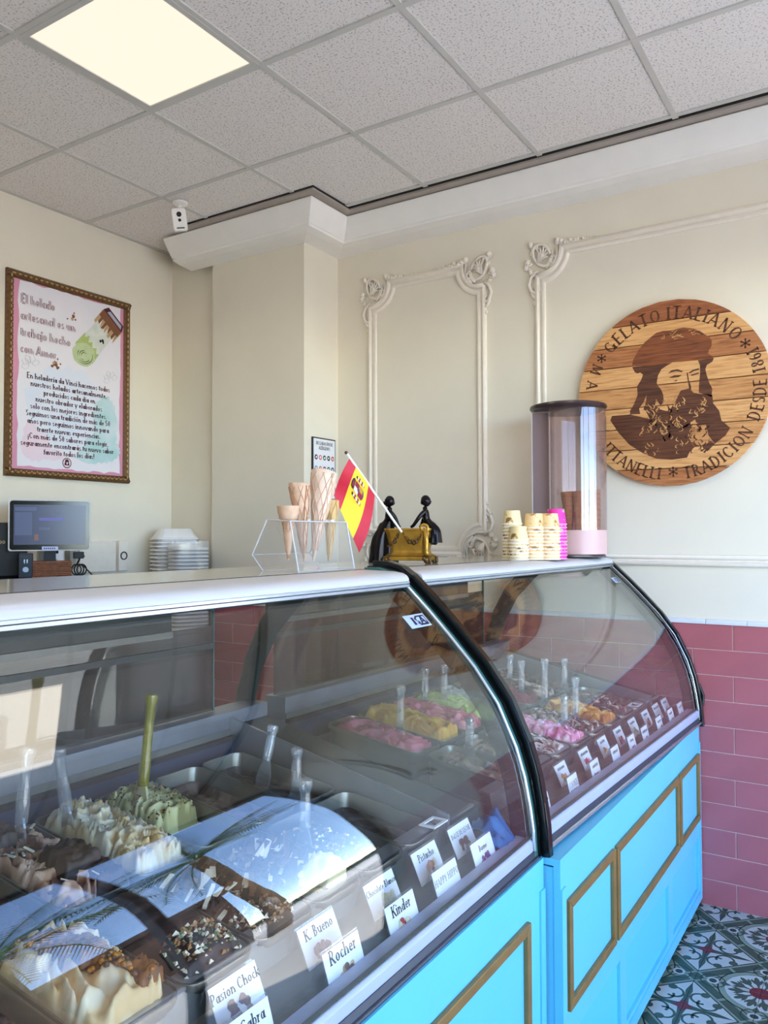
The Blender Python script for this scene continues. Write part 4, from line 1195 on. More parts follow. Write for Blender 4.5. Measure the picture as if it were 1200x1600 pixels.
def pan(i, row, x0, dy, label):
    y, x = YCN[row], x0 + .166 * (i + .5)
    o = link_mesh('gelato_pan', pan_me(PAN_L[row]), None, (x, y + (skew2(x) if dy else 0), .9 + SL * (y - .95)))
    o.rotation_euler = (math.atan(SL), 0, -.0328 if dy else 0)
    return tag(o, label, 'gelato pan', 'gelato pans in the farther case' if dy else 'gelato pans in the nearer case')
LR, LF = PAN_L['rear'], PAN_L['front']
X1 = .887
# --- nearer case, rear row
p = pan(-1, 'rear', X1, 0, 'steel pan of dark cocoa gelato, rear row at the left edge of the photo')
heap(p, LR, 1, .0, .012, CHOC)
p = pan(0, 'rear', X1, 0, 'steel pan of peach gelato ribboned with dark chocolate slabs, rear row of the nearer case')
_, hz = heap(p, LR, 2, .014, .020, PEACH, 6, .7, .02)
for k, (x, y, r) in enumerate(((.015, -.06, .045), (.04, -.12, .036), (-.035, .11, .035))):
    heap(p, LR, 30 + k, .016, .010, CHOC, 3, .3, .010, 'chocolate_slab', (x - r, x + r, y - r * 1.1, y + r * 1.1), level=hz(x, y) + .002)
bits(p, hz, 3, 60, (-.06, .06, -.15, .15), (.012, .035), [M['cho'], M['whitec'], M['milk']], 'shard')
p = pan(1, 'rear', X1, 0, 'steel pan of ruffled cream-white vanilla gelato, rear row beside the olive spatula')
_, hz = heap(p, LR, 4, .022, .022, VAN, 9, .35, .028, sharp=1.5)
p = pan(2, 'rear', X1, 0, 'steel pan of pale pistachio gelato with brown flecks, holding the olive spatula')
_, hz = heap(p, LR, 5, .016, .022, [(226, 216, 158), (204, 196, 132), (150, 140, 84)], 7, .5, .022, rect=(-.069, .069, -.03, .167))
bits(p, hz, 6, 260, (-.06, .06, -.02, .15), (.002, .0055), [M['cho'], M['nutd'], M['nut']])
p = pan(3, 'rear', X1, 0, 'nearly empty steel pan smeared with brown gelato, behind the stacked chocolate pans')
heap(p, LR, 7, -.045, .008, [(120, 96, 80), (90, 66, 56)], 4)
p = pan(4, 'rear', X1, 0, 'dark steel pan in the rear corner beside the end glass, low brown gelato')
heap(p, LR, 8, -.040, .010, [(88, 70, 60), (62, 48, 42)], 4)
# --- nearer case, front row
p = pan(-2, 'front', X1, 0, 'steel pan of dark gelato at the lower left corner, front row')
heap(p, LF, 9, -.01, .012, CHOC)
p = pan(-1, 'front', X1, 0, 'steel pan of pale cream gelato topped with a trail of caramel walnuts')
_, hz = heap(p, LF, 10, .026, .022, CREAM, 4.2, -.8, .024)
tr = []
for k in range(7):
    t = k / 6; x, y = -.03 + .070 * t, .095 - .185 * t
    tr.append((x, y))
for k, (x, y) in enumerate(tr):
    heap(p, LF, 60 + k, .006, .008, [(150, 92, 30), (122, 70, 24), (96, 54, 20)], 3, .3, .006, 'caramel', (x - .024, x + .024, y - .026, y + .026), level=hz(x, y) + .000)
rgx = random.Random(2)
mb = MB()
for _ in range(230):
    t = rgx.random(); x = -.03 + .070 * t + rgx.uniform(-.020, .020); y = .095 - .190 * t + rgx.uniform(-.02, .02)
    s = rgx.uniform(.004, .0085); mb.cur = rgx.randrange(3)
    mb.ball((x, y, hz(x, y) + .007), s, 5, (rgx.uniform(.6, 1), rgx.uniform(.6, 1), .6))
tag(mb.build('walnut_pieces', [M['nutd'], M['nut'], M['caram']], p, smooth='all', fix=False), kind='stuff')
p = pan(0, 'front', X1, 0, 'steel pan of smooth dark chocolate gelato edged with green and tan crumble')
_, hz = heap(p, LF, 12, .022, .004, [(62, 46, 44), (54, 40, 38)], 2, .2, .034, mixf=.6)
bits(p, hz, 13, 220, (-.062, .06, -.135, -.05), (.003, .009), [M['nut'], M['whitec'], M['nutd'], mat('pistachio_bits', (122, 132, 92), .6, noise=.3)])
p = pan(1, 'front', X1, 0, 'steel pan heaped with chocolate bars, white drizzle and crushed hazelnut')
_, hz = heap(p, LF, 14, .008, .012, [(170, 140, 112), (84, 58, 48), (56, 38, 34)], 6, .5, .016)
bits(p, hz, 15, 85, (-.06, .06, -.05, .13), (.03, .062), [M['cho'], M['cho'], M['milk'], M['whitec']], 'shard', ang=.45)
_h = hz
bits(p, hz, 16, 240, (-.06, .06, -.135, -.05), (.003, .008), [M['nut'], M['nutd'], M['whitec']], name='crushed_nut')
p = pan(2, 'front', X1, 0, 'steel pan of dark striped chocolate sticks with one pale cream lump at the front')
_, hz = heap(p, LF, 17, .006, .012, [(206, 182, 140), (92, 66, 54), (64, 44, 38), (52, 36, 32)], 5, .5, .014)
bits(p, hz, 18, 90, (-.06, .06, -.06, .12), (.03, .06), [M['cho'], M['cho'], M['whitec'], M['milk']], 'shard', ang=.5)
heap(p, LF, 19, .014, .010, [(238, 226, 186), (226, 208, 160)], 3, .5, .02, 'gelato_lump', (-.02, .055, -.12, -.045), level=hz(.02, -.08))
p = pan(3, 'front', X1, 0, 'steel pan of near-black gelato strewn with pale nut crumbs')
_, hz = heap(p, LF, 20, .0, .010, [(60, 66, 58), (38, 44, 40)], 4, .4, .012)
bits(p, hz, 21, 150, (-.06, .06, -.13, .13), (.002, .0075), [M['nut'], M['whitec'], M['nut']])
p = pan(4, 'front', X1, 0, 'dark steel pan beside the end glass with a thin layer of brown gelato')
heap(p, LF, 22, -.03, .008, [(66, 56, 50), (46, 38, 34)], 3)
# --- farther case
X2 = 2.100
REAR2 = [([(228, 120, 140), (206, 84, 110)], 'pink berry gelato, first rear pan past the black arch', .01), ([(246, 188, 62), (232, 160, 36)], 'mango yellow gelato, rear row', .03),
         ([(234, 112, 130), (206, 70, 92), (240, 150, 160)], 'strawberry pink gelato between mango and lime, rear row', .022), ([(226, 228, 140), (206, 214, 110)], 'lime yellow gelato beside the strawberry, rear row', .018),
         ([(222, 214, 196), (196, 180, 160)], 'pale cream gelato, rear row of the farther case', .005), ([(150, 46, 66), (120, 30, 48)], 'dark red berry gelato, rear row of the farther case', .020),
         ([(222, 196, 170), (96, 64, 52)], 'cream and chocolate gelato, rear row under the tiles', .014), ([(90, 62, 54), (66, 44, 40)], 'plain brown chocolate gelato, rear row nearest the tiled wall', .01)]
FRONT2 = [([(150, 124, 100), (96, 76, 64)], 'nut brown gelato, first front pan past the black arch', -.005), ([(170, 140, 112), (90, 62, 50)], 'beige gelato streaked with chocolate, second front pan past the arch', .0),
          ([(226, 206, 200), (112, 66, 58)], 'white gelato with chocolate flakes, front row before the pink pan', .008), ([(240, 160, 190), (222, 96, 140), (250, 206, 220)], 'bright pink rippled gelato, front row', .018),
          ([(96, 54, 50), (220, 190, 170), (70, 38, 36)], 'chocolate gelato with pink shavings, front row beside bright pink', .010), ([(240, 190, 100), (216, 140, 44), (178, 100, 30)], 'golden caramel gelato, front row', .022),
          ([(84, 44, 40), (58, 30, 30), (220, 180, 160)], 'dark chocolate gelato with pale streaks, front row past the caramel', .020), ([(120, 84, 70), (90, 60, 50)], 'milk chocolate gelato, last front pan by the wall', .0)]
for i in range(8):
    for row, lst, L in (('rear', REAR2, LR), ('front', FRONT2, LF)):
        cs, lb, base = lst[i]
        p = pan(i, row, X2, -.042, 'steel pan of ' + lb)
        _, hz = heap(p, L, 100 + i * 2 + (row == 'front'), base, .016, cs, 5, .5, .02)
        if row == 'front' and i in (2, 4, 6):
            bits(p, hz, 200 + i, 50, (-.06, .06, -.12, .12), (.012, .03), [M['cho'], M['whitec'], M['milk']], 'shard')

# ================================================================== spatulas
def spatula(x, y, z, L, lean, label, m, grp='clear gelato spatulas', yaw=0.0, name='spatula'):
    o = empty(name, (x, y, z), label, 'spatula', grp, rz=yaw)
    dx, dz = math.sin(lean), math.cos(lean)
    pt = lambda s, q=0: (dx * s, q, dz * s)
    MB().tube([pt(.035), pt(.05), pt(.075), pt(.11), pt(L - .03), pt(L - .012), pt(L - .003), pt(L)], [.0125, .0130, .0138, .0112, .0112, .0160, .0150, .008], 12).build('handle', m, o, smooth=True)
    b = MB()
    b.prism([(-.020, -.045), (.020, -.045), (.024, -.01), (.016, .02), (.0075, .045), (-.0075, .045), (-.016, .02), (-.024, -.01)], lambda u, v, d: (dx * v + d * dz, u, dz * v - d * dx), -.0025, .0025)
    b.build('blade', M['clear'] if m is not M['olive'] else mat('smeared_blade', (206, 200, 150), .5, noise=.3), o)
    return o
for x, y, z, L, lean, lb, m in (
    (.976, 1.500, .985, .185, .10, 'clear spatula standing in the peach and dark chocolate pan', M['clear']),
    (1.080, 1.485, .985, .175, -.16, 'clear spatula leaning in the vanilla pan', M['clear']),
    (1.270, 1.480, .985, .245, .12, 'olive green handled spatula, the tallest one in the nearer case', M['olive']),
    (1.662, 1.448, .955, .13, .30, 'clear spatula leaning in the dark pan at the rear corner', M['clear']),
    (1.600, 1.290, .930, .13, .05, 'clear spatula near the end glass of the nearer case', M['clear']),
    (1.419, 1.120, .915, .14, .05, 'clear spatula standing in the near-black gelato with nut crumbs', M['clear']),
    (2.190, 1.340, .955, .165, .05, 'clear spatula in the pink berry pan past the black arch', M['clear']),
    (2.546, 1.450, .965, .150, .03, 'clear spatula in the strawberry pan, left of a matching one', M['clear']),
    (2.640, 1.420, .965, .155, .02, 'clear spatula in the lime yellow pan', M['clear']),
    (2.185, 1.090, .930, .12, .02, 'clear spatula in the first front pan past the black arch', M['clear']),
    (2.375, 1.080, .930, .14, .02, 'clear spatula in the second front pan past the black arch', M['clear']),
    (2.720, .985, .915, .12, .02, 'clear spatula in the bright pink rippled pan', M['clear']),
    (2.850, .990, .915, .165, .03, 'clear spatula before the chocolate pan with pink shavings', M['clear']),
    (2.960, 1.150, .935, .185, .02, 'tall clear spatula in the golden caramel pan', M['clear']),
    (2.990, 1.260, .950, .150, .03, 'clear spatula in the dark red berry pan', M['clear']),
    (3.170, 1.388, .960, .13, .05, 'faint clear spatula in the cream and chocolate pan', M['clear']),
    (3.290, 1.190, .940, .135, .02, 'clear spatula in the rear pan nearest the tiled wall', M['clear'])):
    spatula(x, y, z, L, lean, lb, m, 'clear gelato spatulas' if m is M['clear'] else None)

# ================================================================== flavour tags in folded acrylic stands
def fruit(mb, seed, cx, cy, r, n, k):
    rg = random.Random(seed)
    return [(rg.randrange(k), blob(rg, cx + rg.uniform(-r, r), cy + rg.uniform(-r * .5, r * .5), r * rg.uniform(.28, .45), 8, .15)) for _ in range(n)]
HOLD = {}
def flavour_tag(x, y, z, label, words, pic, w=.112, h=.070, tilt=.32, hand=False, size=.018, yaw=0.0, lines=1):
    o = empty('flavour_tag', (x, y, z), label, 'flavour tag', 'flavour tags along the case front', rz=yaw)
    st, ct = math.sin(tilt), math.cos(tilt)
    f = lambda u, v, d: (u, v * st - d * ct, v * ct + d * st)
    key = (w, h, tilt)
    if key not in HOLD:
        hb = MB()
        hb.prism([(-w / 2, 0), (w / 2, 0), (w / 2, h + .004), (-w / 2, h + .004)], f, -.0035, -.0015)
        top = f(0, h + .004, -.0025)
        t2 = .30
        f2 = lambda u, v, d: (u, top[1] + v * math.sin(t2) + d, top[2] - v * math.cos(t2))
        hb.prism([(-w / 2, 0), (w / 2, 0), (w / 2, top[2] / math.cos(t2)), (-w / 2, top[2] / math.cos(t2))], f2, 0, .002)
        HOLD[key] = (hb.mesh('holder', M['acr']), MB().prism([(-w / 2 + .002, .001), (w / 2 - .002, .001), (w / 2 - .002, h), (-w / 2 + .002, h)], f, -.0012, 0).mesh('card', M['paper']))
    link_mesh('holder', HOLD[key][0], o); card = link_mesh('card', HOLD[key][1], o)
    t = MB()
    if words is None:      # too small to read in the photograph: a line of strokes
        rg = random.Random(int(x * 1000 + y * 77))
        wid = rg.uniform(.5, .75) * w
        u = -wid / 2
        while u < wid / 2:
            q = rg.uniform(.003, .007); hh_ = rg.uniform(.006, .010)
            t.add([f(u, h * .72, .0004), f(u + q * .7, h * .72, .0004), f(u + q * .7, h * .72 + hh_, .0004), f(u, h * .72 + hh_, .0004)], [(0, 1, 2, 3)]); u += q + .001
    else:
        for i, wd in enumerate(words):
            put_text(t, wd, size, f, .0004, .75 if hand else 1.15, cx=0, cy=h * (.64 if not hand else .56) - i * size * 1.35, shear=.06 if not hand else .12)
    tag(t.build('lettering', M['ink'], card, fix=False), kind='stuff')
    if pic:
        m = MB(); cs = pic[1:]
        for k, pl in fruit(m, int(x * 999), 0 + (pic[0] if isinstance(pic[0], float) else 0), h * .30, h * .30, 13, len(cs)):
            m.cur = k; m.poly(pl, f, .0003 + .00001 * len(m.f))
        m.build('picture', [TC(c) for c in cs], card, fix=False)
    return o
_tc = {}
def TC(c):
    if c not in _tc: _tc[c] = mat('print_%02x%02x%02x' % c, c, .5, noise=.2, nscale=90)
    return _tc[c]
RED, PNK, TAN, BRN, CRM, VIO, GRN, ORG = (190, 50, 60), (226, 130, 150), (200, 150, 100), (120, 74, 50), (236, 222, 180), (130, 84, 130), (130, 170, 110), (226, 140, 70)
apz = lambda y: .798 + (y - .803) * .378 + .001      # apron height
F1, R1 = .824, .882
for x, words, lb, pic, hand, sz in ((.925, ['de Cabra'], 'white tag reading de Cabra, front row at the lower edge of the photo', (0.0, BRN, TAN), False, .018),
    (1.176, ['Rocher'], 'white tag reading Rocher with hazelnut picture, front row', (0.0, TAN, (222, 184, 140), BRN), False, .023),
    (1.376, ['Kinder'], 'white tag reading Kinder with red and cream picture, front row', (0.0, RED, CRM), False, .021),
    (1.565, ['HAPPY HIPPO'], 'handwritten white tag reading HAPPY HIPPO, front row', None, True, .014),
    (1.750, ['Bueno'], 'white tag with a violet oval picture, last front tag of the nearer case', (0.0, VIO, (168, 120, 130)), False, .013)):
    flavour_tag(x, F1, apz(F1), lb, words, pic, hand=hand, size=sz)
for x, words, lb, pic, hand, sz in ((.968, ['Pasion Chock'], 'white tag reading Pasion Chock with a dark berry picture, rear row', (0.0, BRN, (112, 60, 70)), False, .0165),
    (1.188, ['K. Bueno'], 'white tag reading K. Bueno with dark red picture, rear row', (0.0, (140, 50, 66), (112, 44, 56), BRN), False, .0185),
    (1.400, ['Chocolate Blanco'], 'white tag reading Chocolate Blanco, rear row', (.01, CRM, (226, 220, 190)), False, .0125),
    (1.588, ['Pistacho'], 'white tag reading Pistacho with a picture of nuts, rear row', (.01, (176, 84, 60), CRM, (206, 150, 110)), False, .0165),
    (1.760, ['DULCE DE LECHE'], 'white tag reading DULCE DE LECHE, last rear tag of the nearer case', (0.0, (150, 80, 64), BRN), False, .0105)):
    flavour_tag(x, R1, apz(R1), lb, words, pic, hand=hand, size=sz, tilt=.44)
U2F = [(2.11, None, (RED, PNK), 'berry red picture, first front tag past the arch'), (2.33, ['COOKIE', 'TORTA'], None, 'two lines of handwriting, front row'), (2.52, None, (ORG, RED), 'orange and red fruit picture, third front tag past the arch'),
       (2.72, None, None, 'plain face with small heading, fourth front tag past the arch'), (2.90, None, (RED, PNK), 'red picture, fifth front tag past the arch'), (3.06, None, (VIO, PNK), 'lilac picture, sixth front tag past the arch'),
       (3.25, None, (RED, CRM), 'small red picture, third front tag from the wall'), (3.42, None, (CRM, ORG), 'cream picture, second front tag from the wall'), (3.57, None, (TAN, CRM), 'tan picture, front tag nearest the wall')]
U2R = [(2.20, None, (BRN, PNK), 'brown picture, first rear tag past the arch'), (2.40, None, (TAN, BRN), 'grey brown picture, second rear tag past the arch'), (2.60, None, (RED, PNK), 'bright red fruit picture, third rear tag past the arch'),
       (2.78, None, (ORG, CRM), 'orange picture at the corner, fourth rear tag past the arch'), (2.95, None, ((150, 40, 50), PNK), 'dark red picture, fifth rear tag past the arch'), (3.12, None, (GRN, CRM), 'green picture, sixth rear tag past the arch'),
       (3.29, None, (RED, ORG), 'strawberry red picture, third rear tag from the wall'), (3.44, None, None, 'white face and heading only, second rear tag from the wall'), (3.57, None, (PNK, CRM), 'pale picture, rear tag nearest the wall')]
for lst, y, tl, wd in ((U2F, F1, .25, .085), (U2R, R1, .42, .095)):
    for x, words, pic, lb in lst:
        flavour_tag(x, y + skew2(x), apz(y), 'farther-case white tag, ' + lb, words, (0.0,) + pic if pic else None, w=wd, h=.076 if y < .85 else .066, tilt=tl, hand=bool(words), size=.017)
# open white frames lying on the apron, blue cloth at the end
for x, y, dyy, lb in ((1.700, .945, 0, 'small open white frame lying behind the tags of the nearer case'), (3.30, .94, -.042, 'small open white frame lying behind the tags of the farther case')):
    o = empty('price_frame', (x, y + dyy, .906), lb, 'frame')
    fm = MB()
    fm.box(-.034, .034, -.022, -.014, 0, .003); fm.box(-.034, .034, .014, .022, 0, .003); fm.box(-.034, -.024, -.014, .014, 0, .003); fm.box(.024, .034, -.014, .014, 0, .003)
    fm.build('rim', M['paper'], o)
rg = np.random.default_rng(4)
nx, ny = 26, 22
n2, n3 = lattice(rg, nx, ny, 5, 4), lattice(rg, nx, ny, 10, 9)
rows = []
for j in range(ny):
    r = []
    for i in range(nx):
        u, v = i / (nx - 1), j / (ny - 1)
        yy = .815 + .11 * v
        r.append((1.815 + .092 * u, yy, apz(yy) + .004 + .055 * math.sin(math.pi * min(1, v * 1.1)) * (.35 + .65 * u) * (.4 + n2[j, i]) + .018 * n3[j, i]))
    rows.append(r)
tag(MB().sheet(rows).build('blue_cloth', mat('blue_cloth', (4, 112, 176), .5, noise=.25, nscale=20), None, smooth='all'), 'crumpled bright blue cloth tucked at the end of the nearer case', 'cloth')
# ================================================================== things on the case tops
ZT = 1.5005
# ---- acrylic cone stand and its four cones
stand = empty('cone_stand', (1.86, 1.46, ZT), 'clear folded acrylic cone stand holding four wafer cones', 'stand')
prof = [(-.080, .0), (-.050, .140), (.035, .145), (.090, .045), (.050, .0)]
x0, x1 = -.135, .135
def plate(a, b, name, t=.004, holes=()):
    a, b = Vector(a), Vector(b); d = (b - a).normalized(); n = Vector((-d.y, d.x)) * t / 2
    m = MB(); m.prism([tuple(a - n), tuple(b - n), tuple(b + n), tuple(a + n)], lambda u, v, q: (q, u, v), x0, x1)
    m.build(name, M['acr'], stand)
for i, nm in enumerate(('front_plate', 'shelf_plate', 'back_plate', 'foot_plate')):
    plate(prof[i], prof[i + 1], nm)
plate(prof[4], prof[0], 'base_plate')
ed = MB()
for x in (x0, x1):
    ed.tube([(x, u, v) for u, v in prof], .0026, 6, closed=True)
for u, v in prof: ed.tube([(x0, u, v), (x1, u, v)], .0018, 6)
ed.build('edge', M['acre'], stand)
for x in (-.095, -.015, .070, .110):
    MB().lathe([(.0165, -.001), (.0185, -.001), (.0185, .004), (.0165, .004)], (x, -.008, .1435), 16).build('hole_ring', M['acre'], stand)
M['waf'] = mat('wafer', (228, 190, 158), .65, noise=.12, nscale=40, bump=.2)
M['waf2'] = mat('wafer_pale', (238, 210, 186), .65, noise=.1, nscale=40)
M['waf3'] = mat('wafer_gold', (222, 184, 122), .65, noise=.14, nscale=40)
M['waf4'] = mat('wafer_brown', (196, 146, 112), .7, noise=.14, nscale=40)  # browner wafer tone for the waffle ribs and roll core
def waffle_cone(name, tip, top, r, m, m2, label, turns=7, rows=22, lip=0.0, flare=1.0):
    """rolled cone with a raised waffle grid: quads of a spiral lattice proud of the wall"""
    tip, top = Vector(tip), Vector(top)
    o = empty(name, tip, label, 'cone', 'cones in the acrylic stand')
    ax = top - tip; L = ax.length; az = ax.normalized()
    px = az.cross(Vector((0, 1, 0))).normalized(); py = az.cross(px)
    P = lambda s, a, rr: tuple(az * (s * L) + px * (rr * math.cos(a)) + py * (rr * math.sin(a)))
    rad = lambda s: .003 + (r - .003) * s ** flare
    n = 28
    body = MB()
    ring = []
    for i in range(16):
        s = i / 15
        ring.append([P(s + (lip * (.5 + .5 * math.cos(2 * math.pi * j / n)) if i == 15 else 0), 2 * math.pi * j / n, rad(s)) for j in range(n + 1)])
    for i in range(15, 3, -4):
        s = i / 15
        ring.append([P(s + (lip * (.5 + .5 * math.cos(2 * math.pi * j / n)) if i == 15 else 0), 2 * math.pi * j / n, rad(s) - .003) for j in range(n + 1)])
    body.sheet(ring).build('wall', m, o, smooth='all')
    g = MB()
    for d in (1, -1):
        for k in range(turns):
            a0 = 2 * math.pi * k / turns
            pts = []
            for i in range(rows + 1):
                s = .12 + .87 * i / rows
                a = a0 + d * 2.6 * s
                pts.append((P(s - .009, a, rad(s) + .0002), P(s, a, rad(s) + .0022), P(s + .009, a, rad(s) + .0002)))
            for i in range(rows):
                p, q = pts[i], pts[i + 1]
                g.add([p[0], q[0], q[1], p[1], q[2], p[2]], [(0, 1, 2, 3), (3, 2, 4, 5)])
    g.build('waffle_ribs', m2, o)
    if lip:
        sm = MB(); pts = [P(s, .6 + .8 * s, rad(s) + .0015) for s in np.linspace(.05, 1.0, 12)]
        sm.tube(pts, .0016, 5).build('seam', m2, o)
    return o
CX0 = 1.86
# cake cone with a cupped top
cake = empty('cake_cone', (1.768, 1.452, ZT + .03), 'short cake cone with a cupped rim, leftmost in the acrylic stand', 'cone', 'cones in the acrylic stand')
MB().lathe([(.0025, 0), (.008, .03), (.0135, .07), (.0165, .108), (.020, .112), (.026, .118), (.027, .128), (.030, .134), (.031, .146), (.0325, .149), (.0325, .154), (.029, .154), (.026, .13), (.012, .108), (.001, .04)], n=22).build('wall', M['waf'], cake, smooth=True)
g = MB()
for k in range(9):
    for d in (1, -1):
        g.tube([( (.0027 + .0145 * s) * math.cos(k * .698 + d * 1.6 * s), (.0027 + .0145 * s) * math.sin(k * .698 + d * 1.6 * s), .004 + .104 * s) for s in np.linspace(0, 1, 9)], .0014, 4)
g.build('waffle_ribs', M['waf4'], cake)
waffle_cone('waffle_cone', (1.846, 1.455, ZT + .022), (1.822, 1.455, ZT + .245), .031, M['waf'], M['waf4'], 'medium rolled waffle cone with a notched lip, second in the acrylic stand', 8, 22, .05)
waffle_cone('waffle_cone', (1.882, 1.450, ZT + .024), (1.936, 1.450, ZT + .285), .041, M['waf2'], M['waf'], 'largest rolled waffle cone, third in the acrylic stand', 10, 26, .03)
waffle_cone('sugar_cone', (1.962, 1.452, ZT + .020), (1.978, 1.452, ZT + .208), .022, M['waf3'], M['waf3'], 'slim golden sugar cone, rightmost in the acrylic stand', 5, 14, .0, .85)

# ---- gilt planter with two bronze women
M['brz'] = mat('dark_bronze', (34, 30, 32), .22, metal=.75, noise=.3, nscale=40)
M['gilt'] = mat('old_gilt', (206, 158, 64), .34, metal=.65, noise=.35, nscale=26, bump=.15, bscale=60)
M['giltd'] = mat('dark_gilt', (112, 82, 44), .42, metal=.6, noise=.4, nscale=40)
STC = Vector((2.455, 1.455, ZT))
STA = math.atan2(-.97, .24)              # long axis, pointing to the photo's right
planter = empty('planter', STC, 'gilt planter with leaf swags and two seated dark bronze women on its rim', 'planter', rz=STA)
# local: x along the long axis (photo right), y = away from the viewer side ( +y is behind )
TW0 = .078
tub = MB()
def ring8(hx, hy, z, c=.25):
    return [(hx, -hy * (1 - c), z), (hx, hy * (1 - c), z), (hx * (1 - c), hy, z), (-hx * (1 - c), hy, z), (-hx, hy * (1 - c), z), (-hx, -hy * (1 - c), z), (-hx * (1 - c), -hy, z), (hx * (1 - c), -hy, z)]
tr = [ring8(.074, .046, .024), ring8(.080, .050, .030), ring8(.070, .042, .036), ring8(.066, .040, .046), ring8(.080, .052, .112), ring8(.085, .056, .118), ring8(.085, .056, .124), ring8(.078, .050, .124), ring8(.072, .044, .085)]
vs = [p for r in tr for p in r]
tub.add(vs, [(i * 8 + j, i * 8 + (j + 1) % 8, (i + 1) * 8 + (j + 1) % 8, (i + 1) * 8 + j) for i in range(len(tr) - 1) for j in range(8)] + [tuple((len(tr) - 1) * 8 + j for j in range(8))])
tub.build('tub', M['gilt'], planter, bevel=.0015)
MB().box(-.079, .079, -.050, .050, .010, .024).build('plinth', M['gilt'], planter, bevel=.003)
for sx in (-1, 1):
    for sy in (-1, 1):
        m = MB(); c = (sx * .074, sy * .046)
        m.tube([(c[0], c[1] * 1.0, .004)] + [(c[0] + sx * a, c[1], .012 + b) for a, b in [(.012 * math.cos(t) * (1 - t / 9), .012 * math.sin(t) * (1 - t / 9)) for t in np.linspace(-1.4, 5.2, 18)]], .0055, 7)
        m.ball((c[0], c[1], .006), .008, 8); m.ball((c[0] - sx * .01, c[1], .018), .009, 8)
        m.build('scroll_foot', M['giltd'], planter, smooth='all')
sw = MB()
def swag(p0, p1, drop, n=15, r=.0055):
    rg = random.Random(int(p0[0] * 1000)); p0, p1 = Vector(p0), Vector(p1)
    for i in range(n):
        t = i / (n - 1); q = p0.lerp(p1, t); q.z -= drop * 4 * t * (1 - t)
        rr = r * (.55 + .8 * math.sin(math.pi * t))
        for k in range(3): sw.ball((q.x + rg.uniform(-1, 1) * rr * .8, q.y + rg.uniform(-.5, .5) * rr, q.z + rg.uniform(-1, 1) * rr * .8), rr * rg.uniform(.55, .8), 5)
for y in (-.053, .053):
    swag((-.012, y, .116), (.060, y, .112), .040)
    swag((-.022, y, .114), (-.066, y, .060), .010, 10)
swag((.082, -.034, .112), (.082, .034, .112), .040, 13)
swag((-.082, -.034, .112), (-.082, .034, .112), .040, 13)
tag(sw.build('leaf_swag', M['giltd'], planter, smooth='all'), kind='stuff')
m = MB(); m.tube([(.066 + .014 * math.cos(t) * (1 - t / 11), -.054, .124 + .014 * math.sin(t) * (1 - t / 11)) for t in np.linspace(-1.2, 6.5, 20)], .006, 7); m.tube([(.070, -.054, .118), (.074, -.052, .08), (.072, -.048, .044), (.078, -.05, .03)], [.007, .009, .008, .010], 7)
m.build('corner_scroll', M['gilt'], planter, smooth='all')
def skin_figure(name, joints, edges, parent, m, sub=2):
    me = bpy.data.meshes.new(name)
    me.from_pydata([j[0] for j in joints], edges, [])
    me.materials.append(m)
    ob = bpy.data.objects.new(name, me); COL.objects.link(ob); ob.parent = parent
    sk = ob.modifiers.new('skin', 'SKIN'); sk.use_smooth_shade = True; sk.branch_smoothing = .6
    for v, j in zip(me.skin_vertices[0].data, joints):
        r = j[1]; v.radius = (r, r) if not isinstance(r, tuple) else r
    me.skin_vertices[0].data[0].use_root = True
    sb = ob.modifiers.new('subdivision', 'SUBSURF'); sb.levels = sub; sb.render_levels = sub
    return ob
def woman(px, s, back, name='woman'):
    """seated on the rim end at x=px, one arm propped on the rim; s = which way (+1 towards +x) the legs hang"""
    X = lambda x, y, z: (px + s * x, y, .124 + z)
    J = [(X(0, 0, .012), .020), (X(-.003, -.002, .030), .0155), (X(-.004, -.002, .052), .0195), (X(-.005, 0, .066), .0120), (X(-.004, 0, .080), .0085),
         (X(-.003, -.017, .061), .0100), (X(-.022, -.030, .034), .0076), (X(-.040, -.032, .008), .0062), (X(-.050, -.034, .003), .0058),
         (X(-.003, .017, .061), .0100), (X(-.018, .029, .036), .0076), (X(-.028, .031, .008), .0062), (X(-.036, .032, .003), .0058),
         (X(.022, -.010, .010), .0165), (X(.034, -.012, -.020), .0120), (X(.034, -.012, -.06), .0080), (X(.022, .010, .010), .0165), (X(.032, .012, -.022), .0120), (X(.030, .012, -.06), .0080)]
    E = [(0, 1), (1, 2), (2, 3), (3, 4), (2, 5), (5, 6), (6, 7), (7, 8), (2, 9), (9, 10), (10, 11), (11, 12), (0, 13), (13, 14), (14, 15), (0, 16), (16, 17), (17, 18)]
    if not back: J = [(j[0], j[1]) for j in J]
    b = skin_figure(name, J, E, planter, M['brz'])
    hc = Vector(X(.002 if back else -.002, -.004, .096))
    h = MB(); h.ball(hc, .0175, 12, (.92, .86, 1.12)); h.ball(hc + Vector((s * .012, -.004, -.004)), .007, 8, (.9, .8, 1.1)); h.ball(hc + Vector((s * .0165, -.005, -.001)), .0035, 6); h.build('head', M['brz'], b, smooth='all')
    hr = MB(); hr.ball(hc + Vector((-s * .004, .001, .003)), .0188, 12, (.95, .95, 1.05)); hr.ball(hc + Vector((-s * .015, .002, -.004)), .0085, 8)
    for a in np.linspace(-1.2, 1.2, 5): hr.tube([hc + Vector((s * .008 * math.cos(q) - s * .003, .0165 * math.sin(a) * math.cos(q * .8), .004 + .016 * math.sin(q))) for q in np.linspace(0, 2.6, 6)], .0022, 5)
    hr.build('hair', M['brz'], b, smooth='all')
    return b
wl = woman(-.082, -1, False)
wr = woman(.060, 1, True)
